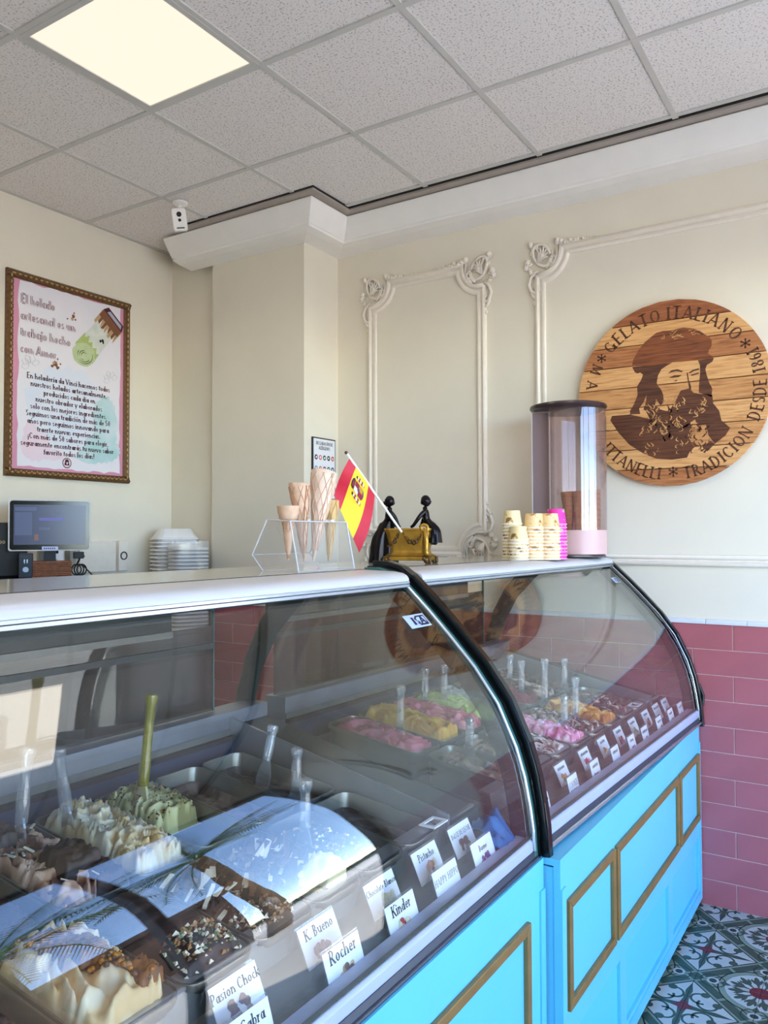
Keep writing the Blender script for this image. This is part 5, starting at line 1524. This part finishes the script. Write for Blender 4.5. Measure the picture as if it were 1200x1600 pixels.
# long gown of the left woman falls to the plinth in folds
sk = MB(); rows = []
for i in range(12):
    t = i / 11; z = .150 - .150 * t
    r = []
    for j in range(33):
        a = 2 * math.pi * j / 32
        fold = 1 + (.05 + .16 * t) * math.sin(a * 7 + 1.5 * t) * min(1, 2.5 * t)
        rx, ry = .022 + .016 * math.sin(min(1, t * 1.6) * math.pi / 2) + .010 * t, .024 + .010 * math.sin(min(1, t * 1.8) * math.pi / 2) + .004 * t
        r.append((-.078 - .022 * math.sin(min(1, t * 2.2) * math.pi / 2) + rx * math.cos(a) * fold, -.004 + ry * math.sin(a) * fold, z))
    rows.append(r)
sk.sheet(rows); sk.build('gown', M['brz'], wl, smooth='all')
sk = MB(); rows = []
for i in range(8):
    t = i / 7; z = .148 - .075 * t; r = []
    for j in range(25):
        a = 2 * math.pi * j / 24; fold = 1 + .12 * t * math.sin(a * 6)
        r.append((.066 + .024 * math.sin(min(1, t * 2) * math.pi / 2) + (.019 + .006 * t) * math.cos(a) * fold, (.021 + .006 * t) * math.sin(a) * fold, z))
    rows.append(r)
sk.sheet(rows).build('gown', M['brz'], wr, smooth='all')

# ---- flag
D = lambda px, py, dd: tuple(Vector((0, 0, 1.6)) + (fw + rt2 * ((px - 600) / FPX) - up2 * ((py - 800) / FPX)) * dd)
pb, pt = Vector((2.395, 1.455, 1.612)), Vector((2.165, 1.530, 1.876))
M['fred'] = mat('flag_red', (206, 24, 52), .6, noise=.08, nscale=30); M['fyel'] = mat('flag_yellow', (250, 214, 34), .6, noise=.06, nscale=30)
flag = empty('flag', pb, 'small Spanish flag with coat of arms on a white stick, leaning over the cone stand', 'flag')
MB().tube([pb, pt], .0042, 8).build('stick', M['plaster'], flag, smooth=True, world=True)
MB().ball(pt, .0062, 8).build('stick_tip', M['giltd'], flag, smooth='all', world=True)
au = (pb - pt).normalized()
h0, h1 = pt + au * .022, pt + au * .022 + au * .158
rightv = Vector((math.sin(YAW), -math.cos(YAW), 0))
flydir = (-rightv * .34 + Vector((0, 0, -1)) * .94).normalized()
fly_l = .215
def flag_pt(u, v, d=0.0):
    """u along the hoist (0 top), v along the fly"""
    base = h0.lerp(h1, u)
    q = base + flydir * (fly_l * v * (.62 + .38 * u)) + rightv * (.035 * math.sin(v * 2.2) * (u - .3))
    n = Vector((-math.cos(YAW), -math.sin(YAW), 0))
    return q + n * (.010 * math.sin(v * 5 + u * 3) - .004 + d)
fm = MB()
nu, nv = 24, 22
for a, b, ci in ((0, 6, 0), (6, 18, 1), (18, 24, 0)):
    fm.cur = ci
    fm.sheet([[tuple(flag_pt(i / nu, j / nv)) for j in range(nv + 1)] for i in range(a, b + 1)])
fm.build('cloth', [M['fred'], M['fyel']], flag, smooth='all', world=True, fix=False)
cm_ = MB()
CC = [mat('arms_crimson', (150, 24, 50), .6), mat('arms_white', (238, 226, 226), .6), mat('arms_violet', (108, 44, 96), .6), mat('arms_gold', (200, 150, 40), .6), mat('arms_dark', (58, 30, 36), .6)]
AF = lambda u, v, d: tuple(flag_pt(.5 + u, .30 + v * 1.0, .0014 + d))
def armp(poly, c, lev): cm_.cur = c; cm_.poly(poly, AF, lev * .0004)
# u runs down the hoist across the stripes; v along the fly. crest upright points towards -u... laid along the fly
for (a, b, c_, d_, ci) in ((-.12, 0, -.10, 0, 0), (-.12, 0, 0, .10, 1), (0, .12, -.10, 0, 3), (0, .12, 0, .10, 0)):
    armp([(a, c_), (b, c_), (b, d_), (a, d_)], ci, 1)
armp([(.12, -.10), (.12, .10), (.15, .06), (.165, 0), (.15, -.06)], 2, 1)
armp(disc(.0, .0, .035, 10), 2, 2)
armp([(-.13, -.09), (-.13, .09), (-.17, .11), (-.21, .08), (-.225, 0), (-.21, -.08), (-.17, -.11)], 4, 1)
armp([(-.145, -.06), (-.145, .06), (-.19, .05), (-.19, -.05)], 0, 2)
for s in (-1, 1):
    armp([(-.10, s * .15), (-.10, s * .19), (.12, s * .19), (.12, s * .15)], 1, 1)
    armp([(-.06, s * .13), (-.06, s * .21), (-.02, s * .21), (-.02, s * .13)], 0, 2); armp([(.03, s * .13), (.03, s * .21), (.07, s * .21), (.07, s * .13)], 0, 2)
    armp([(-.14, s * .145), (-.14, s * .195), (-.10, s * .195), (-.10, s * .145)], 4, 2); armp([(.12, s * .14), (.12, s * .20), (.145, s * .20), (.145, s * .14)], 3, 2)
cm_.build('coat_of_arms', CC, flag, world=True, fix=False)

# ---- paper cup stacks (cups turned upside down, nested)
def cup_mesh(name, r, h, body, rim):
    m = MB()
    m.lathe([(.0005, h - .004), (r * .74, h - .004), (r * .74, h), (r * .765, h), (r * .95, .004)], n=22)
    m.cur = 1
    m.lathe([(r * .95, .004), (r * 1.0, .0045), (r * 1.015, .002), (r * 1.0, 0), (r * .93, 0)], n=22)
    return m.mesh(name, [body, rim], True)
def printed(name, base, c2, c3):
    m = mat(name, base, .5)
    nt = m.node_tree; b = nt.nodes['Principled BSDF']
    tc = nt.nodes.new('ShaderNodeTexCoord'); v = nt.nodes.new('ShaderNodeTexNoise'); v.inputs['Scale'].default_value = 34; v.inputs['Detail'].default_value = 2
    r = nt.nodes.new('ShaderNodeValToRGB'); r.color_ramp.interpolation = 'CONSTANT'
    e = r.color_ramp.elements; e[0].color = lin(*base); e[1].position = .60; e[1].color = lin(*c2); k = e.new(.66); k.color = lin(*c3)
    nt.links.new(tc.outputs['Object'], v.inputs['Vector']); nt.links.new(v.outputs[0], r.inputs[0]); nt.links.new(r.outputs[0], b.inputs['Base Color'])
    return m
CB = printed('cup_cream_print', (236, 214, 160), (196, 160, 96), (120, 92, 60)); CB2 = printed('cup_peach_print', (240, 206, 150), (226, 176, 110), (150, 110, 70)); CP = printed('cup_pink_print', (236, 40, 160), (246, 120, 196), (120, 200, 60))
CW, CPK = mat('cup_rim_white', (246, 242, 236), .45, noise=.03), mat('cup_rim_pink', (250, 150, 210), .45, noise=.05)
ca, cb_, ccx = cup_mesh('paper_cup', .041, .056, CB, CW), cup_mesh('paper_cup', .044, .060, CB2, CW), cup_mesh('paper_cup', .045, .064, CP, CPK)
cd = cup_mesh('paper_cup', .040, .056, CB, CW)
for (x, y, n, st, me, wd) in ((2.972, 1.286, 12, .0128, ca, 'tallest cream stack, leftmost and farthest back'), (2.935, 1.243, 7, .0128, cd, 'short cream stack before the leftmost'), (3.010, 1.208, 10, .0138, cb_, 'middle peach stack'), (3.045, 1.158, 10, .0138, cb_, 'right peach stack touching the pink one'), (3.125, 1.160, 11, .0140, ccx, 'hot pink stack beside the dispenser')):
    for k in range(n):
        o = link_mesh('paper_cup', me, None, (x, y, ZT + .0005 + k * st), rz=k * 1.3)
        pos = 'topmost of the' if k == n - 1 else ('bottom of the' if k == 0 else 'in the')
        side = 'pink' if me is ccx else 'printed cream'
        od = 'lowest' if k == 0 else 'topmost' if k == n - 1 else ['', 'second', 'third', 'fourth', 'fifth', 'sixth', 'seventh', 'eighth', 'ninth', 'tenth', 'eleventh'][k] + ' from the bottom'
        tag(o, '%s upside-down paper cup, %s, %s' % (side, od, wd), 'cup', 'paper cups stacked upside down: ' + wd)

# ---- cone dispenser
dsp = empty('cone_dispenser', (3.478, 1.228, ZT), 'tall clear brown cone dispenser with dark round lid and pink base', 'dispenser')
M['lid'] = mat('dispenser_lid', (62, 46, 48), .25, noise=.1); M['pinkb'] = mat('dispenser_base', (214, 176, 172), .35, noise=.06, nscale=8)
DH = .668
MB().lathe([(.0005, DH - .012), (.150, DH - .012), (.168, DH - .004), (.172, DH + .004), (.170, DH + .012), (.150, DH + .018), (.0005, DH + .020)], n=40).build('lid', M['lid'], dsp, smooth=True)
MB().lathe([(.0005, 0), (.150, 0), (.158, .004), (.158, .010), (.148, .014), (.0005, .014)], n=40).build('base_disc', M['lid'], dsp, smooth=True)
yaw0 = math.atan2(-1.228, -3.478)          # towards the viewer
vx = Vector((math.cos(yaw0), math.sin(yaw0), 0)); rx_ = Vector((-vx.y, vx.x, 0)); rx_ = rx_ if rx_.dot(rightv) > 0 else -rx_
cyl_c = rx_ * .042 + vx * .012
def cyl(r, z0, z1, m, name, a0=0, a1=2 * math.pi, n=40, c=None):
    c = c or cyl_c
    mb = MB(); mb.lathe([(r, z0), (r, z1)], (c.x, c.y, 0), n, a0, a1); mb.lathe([(r - .003, z0), (r - .003, z1)], (c.x, c.y, 0), n, a0, a1)
    return mb.build(name, m, dsp, smooth='all')
cyl(.122, .014, .120, M['pinkb'], 'base_band')
cyl(.124, .120, DH - .012, M['brownac'], 'tube')
for s0, s1, nm in ((-.160, -.085, 'side_wing'), (-.085, -.085, 'wing_post')):
    a, b = rx_ * s0 + vx * .02, rx_ * s1 + vx * .02
    if nm == 'side_wing':
        MB().obox((a + b) / 2 + Vector((0, 0, .014 + (DH - .03) / 2)), (b - a) / 2, vx * .003, Vector((0, 0, (DH - .03) / 2))).build(nm, glass('wing_brown', (.62, .54, .55), .06, extra=(.34, .25, .26, .55)), dsp)
        MB().obox(rx_ * -.1605 + vx * .02 + Vector((0, 0, DH / 2)), rx_ * .002, vx * .012, Vector((0, 0, DH / 2 - .016))).build('wing_edge', M['acre'], dsp)
    else:
        MB().obox(a + Vector((0, 0, DH / 2)), rx_ * .0018, vx * .05, Vector((0, 0, DH / 2 - .016))).build('divider', glass('divider_brown', (.80, .72, .73), .06, extra=(.6, .48, .49, .3)), dsp)
M['cone'] = mat('cone_brown', (190, 122, 72), .6, noise=.2, nscale=50); M['coned'] = mat('cone_groove', (150, 88, 48), .65, noise=.2, nscale=50)
def cup_cone(px, vy, z, n, lab):
    for k in range(n):
        c = Vector(dsp.location) + cyl_c + rx_ * px + vx * vy
        o = empty('wafer_cup', (c.x, c.y, ZT + .016 + z + k * .023), lab[k] if isinstance(lab, list) else lab, 'cone', 'wafer cups nested in the dispenser')
        MB().lathe([(.010, -.035), (.0125, 0), (.025, .006), (.027, .024), (.0285, .026), (.0285, .031), (.025, .031), (.010, .0)], n=14).build('wall', M['cone'], o, smooth=True)
        MB().lathe([(.0268, .010), (.0278, .012), (.0270, .014)], n=14).build('band', M['coned'], o)
ordn = ['lowest', 'second', 'third', 'fourth', 'fifth', 'sixth', 'seventh', 'eighth', 'ninth', 'topmost']
cup_cone(.066, .062, .044, 10, ['%s wafer cup of the right-hand column seen through the dispenser tube%s' % (w, '' if w in ('lowest', 'topmost') else ', counted upward') for w in ordn])
for px, vy, z, tl, lb in ((-.075, .04, .150, .10, 'brown rolled cone leaning left inside the dispenser, shorter one'), (-.045, .06, .155, -.06, 'brown rolled cone standing upright inside the dispenser, left of centre'), (-.012, .085, .150, .07, 'brown rolled cone tilted right inside the dispenser, near the bright reflection'), (.02, -.02, .160, .0, 'brown rolled cone at the back of the dispenser, half hidden')):
    c = Vector(dsp.location) + cyl_c + rx_ * px * .8 + vx * vy * .7
    tip = Vector((c.x, c.y, ZT + .016)); top = tip + Vector((0, 0, 1)) * (z + .12) + rx_ * (tl * .2)
    o = empty('rolled_cone', tip, lb, 'cone', 'rolled cones inside the dispenser')
    d = (top - tip); L = d.length; d.normalize(); p_ = d.cross(Vector((0, 1, 0))).normalized(); q_ = d.cross(p_)
    m = MB(); rings = []
    for i in range(14):
        s = i / 13; r = .004 + .027 * s + (.0012 if i % 2 else 0)
        rings.append([tuple(d * (s * L) + p_ * r * math.cos(2 * math.pi * j / 16) + q_ * r * math.sin(2 * math.pi * j / 16)) for j in range(17)])
    for i in (13, 9, 5):
        s = i / 13; r = .001 + .027 * s
        rings.append([tuple(d * (s * L) + p_ * r * math.cos(2 * math.pi * j / 16) + q_ * r * math.sin(2 * math.pi * j / 16)) for j in range(17)])
    m.sheet(rings).build('wall', M['cone'], o, smooth='all')
    m = MB()
    for s in (.3, .45, .6, .75, .9):
        r = .004 + .027 * s + .0016
        m.tube([tuple(d * ((s + .02 * math.cos(a)) * L) + p_ * r * math.cos(a) + q_ * r * math.sin(a)) for a in np.linspace(0, 2 * math.pi, 17)[:-1]], .0011, 4, closed=True)
    m.build('groove', M['coned'], o)

# ================================================================== back counter and what stands on it
ctr = empty('back_counter', (2.1, 3.43, 0), 'dark back counter along the poster wall behind the display cases', 'counter')
MB().box(.4, 3.32, 3.33, 3.742, .09, 1.02).build('body', mat('counter_body', (92, 88, 82), .5, noise=.1), ctr, world=True)
MB().box(.4, 3.31, 3.35, 3.742, 0, .09).build('kick', M['blackm'], ctr, world=True)
MB().box(.38, 3.33, 3.30, 3.742, 1.02, 1.055).build('worktop', mat('counter_top', (196, 186, 168), .3, noise=.08, nscale=8), ctr, world=True, bevel=.004)
CT = 1.055
shelf = empty('black_cabinet', (2.05, 3.52, CT), 'black raised cabinet carrying the till screen on the back counter', 'cabinet')
MB().box(1.55, 2.575, 3.34, 3.70, CT, 1.392).build('body', M['blackm'], shelf, world=True, bevel=.003)
MB().box(1.54, 2.585, 3.33, 3.71, 1.392, 1.405).build('top', M['black'], shelf, world=True, bevel=.002)
for k in range(2): MB().box(1.57 + .50 * k, 2.02 + .50 * k, 3.332, 3.34, CT + .02, 1.38).build('door', M['black'], shelf, world=True, bevel=.002)
ZS = 1.405
# till monitor, facing the viewer
azm = YAW + math.atan2(600 - 78, FPX)
mr = Vector((math.sin(azm), -math.cos(azm), 0)); mf = Vector((-math.cos(azm), -math.sin(azm), 0))
till = empty('till_monitor', (2.37, 3.42, ZS), 'flat till screen with black bezel and silver rim on the black cabinet', 'monitor')
F = lambda u, v, d: tuple(mr * u + mf * d + Vector((0, 0, v)))
hw2, zb, zt = .184, .125, .372
def rr2(w, z0, z1, r=.012): return [(u, v + (z0 + z1) / 2) for u, v in rrect(w * 2, z1 - z0, r)]
thous = MB().prism(rr2(hw2, zb, zt), F, -.030, .004).build('housing', mat('silver_plastic', (208, 206, 204), .35, noise=.04), till, bevel=.002)
MB().prism(rr2(hw2 - .007, zb + .006, zt - .007), F, .003, .006).build('bezel', M['black'], thous)
def screen_mat():
    m = bpy.data.materials.new('till_screen'); m.use_nodes = True
    nt = m.node_tree; b = nt.nodes['Principled BSDF']; b.inputs['Base Color'].default_value = lin(40, 46, 64); b.inputs['Roughness'].default_value = .2
    b.inputs['Emission Color'].default_value = lin(64, 72, 104); b.inputs['Emission Strength'].default_value = .6
    return m
MB().prism(rr2(hw2 - .024, zb + .030, zt - .026, .002), F, .005, .0066).build('screen', screen_mat(), thous)
sc = MB()
SCM = [mat('screen_slate', (44, 50, 74), .3, emit=(70, 80, 112, .7)), mat('screen_violet', (56, 56, 110), .3, emit=(84, 84, 150, .7)), mat('screen_rust', (96, 66, 60), .3, emit=(110, 76, 70, .5))]
for (a, b, c, d, k) in ((-.155, -.06, .316, .334, 0), (-.05, .06, .270, .284, 1), (-.05, .0, .225, .238, 0), (-.07, -.052, .175, .205, 2), (.0, .05, .30, .306, 0), (-.155, -.08, .20, .31, 0)):
    sc.cur = k; sc.add([F(a, c, .0069), F(b, c, .0069), F(b, d, .0069), F(a, d, .0069)], [(0, 1, 2, 3)])
sc.build('screen_image', SCM, thous, fix=False)
MB().prism([(-.036, .128), (.036, .128), (.036, .146), (-.036, .146)], F, .0062, .0085).build('label', mat('label_lilac', (196, 200, 232), .4), till)
t = MB()
for u in np.arange(-.028, .026, .009): t.add([F(u, .133, .0088), F(u + .006, .133, .0088), F(u + .006, .141, .0088), F(u, .141, .0088)], [(0, 1, 2, 3)])
t.build('label_marks', mat('label_ink', (70, 70, 130), .5), till, fix=False)
MB().prism([(-.03, 0), (.03, 0), (.025, .14), (-.025, .14)], F, -.095, -.030).build('stand', M['blackm'], till, bevel=.003)
MB().prism([(-.10, 0), (.10, 0), (.10, .012), (-.10, .012)], F, -.14, -.045).build('foot', M['blackm'], till, bevel=.003)
def fthing(name, px, y, label, cat, z=None, group=None):
    az = YAW + math.atan2(600 - px, FPX); x = y / math.tan(az)
    o = empty(name, (x, y, ZS if z is None else z), label, cat, group)
    r_ = Vector((math.sin(azm), -math.cos(azm), 0)); f_ = Vector((-math.cos(azm), -math.sin(azm), 0))
    return o, (lambda u, v, d: tuple(r_ * u + f_ * d + Vector((0, 0, v))))
def fbox(F_, u0, u1, v0, v1, d0, d1): return MB().prism([(u0, v0), (u1, v0), (u1, v1), (u0, v1)], F_, d0, d1)
o, G = fthing('receipt_printer', 7, 3.575, 'black boxy machine cut by the left edge of the photo, behind the till screen', 'printer')
fbox(G, -.12, .100, 0, .262, -.085, -.005).build('body', M['blackm'], o, bevel=.008)
t = MB(); put_text(t, 'eepo', .026, G, -.0045, 1.1, 'R', cx=.005, cy=.160); tag(t.build('lettering', mat('gold_print', (186, 170, 120), .5), o, fix=False), kind='stuff')
o, G = fthing('speaker_box', 41, 3.43, 'narrow black box with two slots and a round button below the till screen', 'speaker')
fbox(G, -.030, .030, 0, .115, -.06, .03).build('body', mat('navy_black', (26, 30, 46), .35, noise=.1), o, bevel=.004)
for u in (-.008, .004): fbox(G, u, u + .005, .070, .088, .028, .032).build('slot', M['silver'], o)
m = MB(); m.prism(disc(0, .040, .013, 14), G, .028, .033); m.build('button', M['silver'], o)
o, G = fthing('wicker_basket', 80, 3.385, 'small brown wicker basket under the till screen', 'basket')
wk = MB()
for k in range(9):
    z = .004 + k * .0085
    ring = []
    for s, (u0, d0, u1, d1) in enumerate(((-.085, .04, .085, .04), (.085, .04, .085, -.08), (.085, -.08, -.085, -.08), (-.085, -.08, -.085, .04))):
        n = 18 if s % 2 == 0 else 12
        for i in range(n):
            q = i / n; w = .0032 * (1 if (i + k) % 2 else -1)
            u, d = u0 + (u1 - u0) * q, d0 + (d1 - d0) * q
            nn = [(0, 1), (1, 0), (0, -1), (-1, 0)][s]
            ring.append(G(u + nn[0] * w, z, d + nn[1] * w))
    wk.tube(ring, .0050, 5, closed=True)
wk.build('weave', mat('wicker', (152, 96, 66), .6, noise=.3, nscale=60), o, smooth='all')
fbox(G, -.083, .083, 0, .006, -.078, .038).build('bottom', mat('wicker_base', (110, 66, 44), .7), o)
fbox(G, -.082, .082, .0061, .070, -.077, .037).build('lining', mat('basket_lining', (70, 42, 30), .8), o)
o, G = fthing('cable_coil', 124, 3.40, 'black coiled cable and plug beside the basket', 'cable')
m = MB()
for k in range(3): m.tube([G(.022 * math.cos(a) + .012 * (k - 1), .030 + .026 * math.sin(a), .004 * k) for a in np.linspace(0, 2 * math.pi, 18)[:-1]], .0038, 6, closed=True)
m.tube([G(-.01, .058, .0), G(.0, .075, .0), G(.004, .098, .01)], .0045, 6); m.tube([G(.02, .05, 0), G(.045, .02, .01), G(.06, .003, .02)], .0035, 6)
m.build('cord', M['blackm'], o, smooth='all')
fbox(G, -.028, .022, .085, .118, -.01, .03).build('plug', M['blackm'], o, bevel=.004)
o, G = fthing('white_cup', 68, 3.60, 'small white object standing behind the basket', 'cup')
MB().lathe([(.0005, 0), (.020, 0), (.024, .125), (.022, .125), (.018, .01), (.0005, .01)], n=16).build('wall', M['paper'], o, smooth=True)
# wall plates
for (u0, u1, z0, z1, lb, kind) in ((2.52, 2.66, 1.44, 1.60, 'white wall socket box with a black screen beside the till', 'screen'), (2.685, 2.725, 1.42, 1.585, 'narrow grey oval holder on the poster wall', 'oval'), (2.76, 3.00, 1.40, 1.575, 'wide cream trunking cover on the poster wall', 'plain'), (3.02, 3.085, 1.40, 1.575, 'cream wall plate with a round black ring', 'ring')):
    o = empty('wall_plate', ((u0 + u1) / 2, YP, z0), lb, 'wall plate')
    w, h = (u1 - u0) / 2, z1 - z0
    if kind == 'oval': MB().prism(disc(0, h / 2, w, 18, h / 2), lambda u, v, d: (u, -d, v), 0, .05).build('body', mat('grey_plate', (150, 146, 134), .5), o, bevel=.003)
    else: MB().box(-w, w, -.03, 0, 0, h).build('body', M['paper'] if kind == 'screen' else M['mould'], o, bevel=.004)
    if kind == 'screen': MB().box(-.035, .035, -.034, -.03, .07, .135).build('screen', M['black'], o); MB().box(-.03, .03, -.033, -.03, .03, .04).build('switch', M['sill'], o)
    if kind == 'ring':
        rg_ = MB().lathe([(.018, 0), (.024, 0), (.024, .004), (.018, .004)], (0, 0, 0), 18).build('ring', M['blackm'], o); rg_.rotation_euler = (math.radians(90), 0, 0); rg_.location = (0, -.030, h / 2)
    if kind == 'plain': MB().box(-w + .02, -w + .03, -.033, -.03, h * .5, h * .54).build('screw', M['blackm'], o)
# foam trays, nested upside down
fo = mat('foam_white', (240, 238, 234), .7, noise=.03); 
def tray_mesh(w, l, h):
    rings = [(w, l, .035, 0), (w, l, .035, .008), (w - .02, l - .02, .03, .011), (w - .085, l - .075, .02, h), (w - .10, l - .09, .018, h + .003)]
    m = MB(); vs = []; fs = []
    for a, b, r, z in rings: vs += [(x, y, z) for x, y in rrect(a, b, r)]
    k = len(rrect(1, 1, .1))
    for i in range(len(rings) - 1):
        for j in range(k): fs.append((i * k + j, i * k + (j + 1) % k, (i + 1) * k + (j + 1) % k, (i + 1) * k + j))
    fs.append(tuple((len(rings) - 1) * k + j for j in range(k)))
    return m.add(vs, fs).mesh('foam_tray', fo, True)
tm = tray_mesh(.262, .166, .062); tm2 = tray_mesh(.205, .15, .016)
rzt = azm - math.pi / 2 + .18
NA, NB = 25, 23
num = ['lowest'] + ['%s from the bottom' % w for w in 'second third fourth fifth sixth seventh eighth ninth tenth eleventh twelfth thirteenth fourteenth fifteenth sixteenth seventeenth eighteenth nineteenth twentieth twenty-first twenty-second twenty-third twenty-fourth'.split()]
for k in range(NA):
    o = link_mesh('foam_tray', tm, None, (3.300, 3.572, CT + .0005 + .0218 * k), rz=rzt)
    tag(o, 'white foam tray turned upside down, %s in the tall stack' % ('topmost' if k == NA - 1 else num[k]), 'tray', 'foam trays in the tall stack by the corner')
for k in range(NB):
    o = link_mesh('foam_tray', tm2, None, (3.238, 3.392, CT + .0005 + .0212 * k), rz=rzt)
    tag(o, 'white shallow foam tray, %s in the film-wrapped front stack' % ('topmost' if k == NB - 1 else num[k]), 'tray', 'foam trays wrapped in film')
film = MB(); rows = []
rg2 = random.Random(3)
base = rrect(.209, .154, .036, 5)
for i in range(9):
    z = .0 + .503 * i / 8
    rows.append([(x * (1 + rg2.uniform(0, .012)), y * (1 + rg2.uniform(0, .012)), z + (rg2.uniform(-.008, .022) if i == 8 else 0)) for x, y in base])
    rows[-1].append(rows[-1][0])
film.sheet(rows)
o = film.build('plastic_film', glass('film', (.93, .93, .93), .05, extra=(.9, .9, .9, .18), rough=.15), None, smooth='all', loc=(3.238, 3.392, CT + .001)); o.rotation_euler = (0, 0, rzt)
tag(o, 'clear plastic film wrapped round the front stack of foam trays', 'film')
o = empty('paper_roll', (2.62, 3.28, CT), 'white upright paper roll on the back counter seen through the case glass', 'roll')
MB().lathe([(.018, 0), (.052, 0), (.052, .22), (.018, .22), (.018, 0)], n=24).build('paper', M['paper'], o, smooth=True)
MB().lathe([(.0165, -.0), (.018, -.0), (.018, .221), (.0165, .221)], n=16).build('core', M['waf4'], o)

# ================================================================== the street outside (seen mirrored in the case glass)
street = struct('pavement', MB().box(-60, 60, -60, YS - .15, -.25, -.10), mat('pavement', (190, 184, 174), .8, noise=.12, nscale=3))
def palm(x, y, h, label, seed):
    rg = random.Random(seed)
    o = empty('palm_tree', (x, y, -.1), label, 'tree', 'palm trees along the street')
    MB().tube([(.08 * math.sin(i * .5), .05 * math.cos(i * .4), h * i / 12) for i in range(13)], [.20 - .006 * i + (.012 if i % 2 else 0) for i in range(13)], 10).build('trunk', mat('palm_trunk', (128, 102, 76), .9, noise=.3, nscale=12), o, smooth=True)
    gm = [mat('palm_green', (70, 104, 50), .5, noise=.3, nscale=5), mat('palm_dry', (150, 130, 80), .6, noise=.3, nscale=5)]
    for k in range(22):
        a = k * 2.4 + rg.uniform(-.2, .2); el = rg.uniform(-.3, 1.25); L = rg.uniform(1.7, 2.4)
        m = MB(); pts = []
        for i in range(9):
            t = i / 8; e = el - 1.5 * t * t
            r = L * t * math.cos(max(-1.2, el - .7 * t)); z = h + L * (math.sin(el) * t - .55 * t * t)
            pts.append(Vector((r * math.cos(a), r * math.sin(a), z)))
        m.tube(pts, [.022 * (1 - .8 * i / 8) for i in range(9)], 5)
        for i in range(26):
            t = .12 + .88 * i / 26; q = t * 8; i0 = min(7, int(q)); p = pts[i0].lerp(pts[i0 + 1], q - i0); d = (pts[i0 + 1] - pts[i0]).normalized()
            sd = d.cross(Vector((0, 0, 1))).normalized()
            for s in (-1, 1):
                ll = .55 * math.sin(math.pi * (.15 + .8 * t)); tip = p + sd * s * ll * .75 + d * ll * .55 + Vector((0, 0, -.22 * ll))
                m.add([p - d * .018, p + d * .018, tip], [(0, 1, 2)])
        m.build('frond', gm[1] if el < -.1 else gm[0], o, fix=False)
palm(4.9, -6.6, 4.6, 'nearer palm tree outside the shop front with a low wide crown', 1)
palm(8.8, -7.4, 5.4, 'farther palm tree down the street, right of the nearer palm', 2)
palm(3.2, -10.5, 6.2, 'taller palm tree across the street, behind the nearer palm', 3)
hd_ = empty('hedge', (5, -18, -.1), 'long clipped dark green hedge across the street', 'hedge')
rgn = np.random.default_rng(2); n2 = lattice(rgn, 160, 14, 60, 5)
m = MB(); m.sheet([[(-20 + 50 * i / 159, (-.6 + .45 * n2[j, i]) if j < 7 else -.6 + .9 * (j - 7) / 6, (1.0 * j / 7 + .18 * n2[j, i]) if j < 7 else 1.0 + .2 * n2[j, i]) for i in range(160)] for j in range(14)])
m.build('foliage', mat('hedge_green', (52, 78, 42), .8, noise=.5, nscale=9, bump=.6, bscale=14), hd_, fix=False)
lw = empty('garden_wall', (5, -13.6, -.1), 'low white garden wall before the hedge across the street', 'wall')
MB().box(-25, 25, -.12, .12, 0, .55).build('body', M['plaster'], lw); MB().box(-25, 25, -.16, .16, .55, .62).build('coping', M['mould'], lw)

bl = empty('added_building', (8.7, -11.0, -.1), 'added unseen low brown house, flat roof, shuttered windows, darkening the glass reflection', 'added_building')  # added house, dark front keeps the sky reflection off the case glass
bw = mat('brown_render', (84, 62, 50), .85, noise=.2, nscale=2)
MB().box(-3.6, 2.9, -2.2, 0, 0, 4.3).build('wall', bw, bl)
MB().box(-3.75, 3.05, -2.35, .18, 4.3, 4.55).build('roof', mat('roof_dark', (58, 44, 38), .8, noise=.2), bl)
for x in (-2.8, -.9, 1.0):
    wdo = MB().box(x - .05, x + 1.15, 0, .06, 1.4, 3.0).build('window', mat('shutter_green', (44, 60, 48), .6, noise=.1), bl)
    MB().box(x + .04, x + 1.06, .05, .08, 1.5, 2.9).build('pane', M['black'], wdo)
MB().box(2.3, 2.75, 0, .07, 0, 2.2).build('door', mat('door_brown', (62, 44, 34), .6, noise=.2), bl)
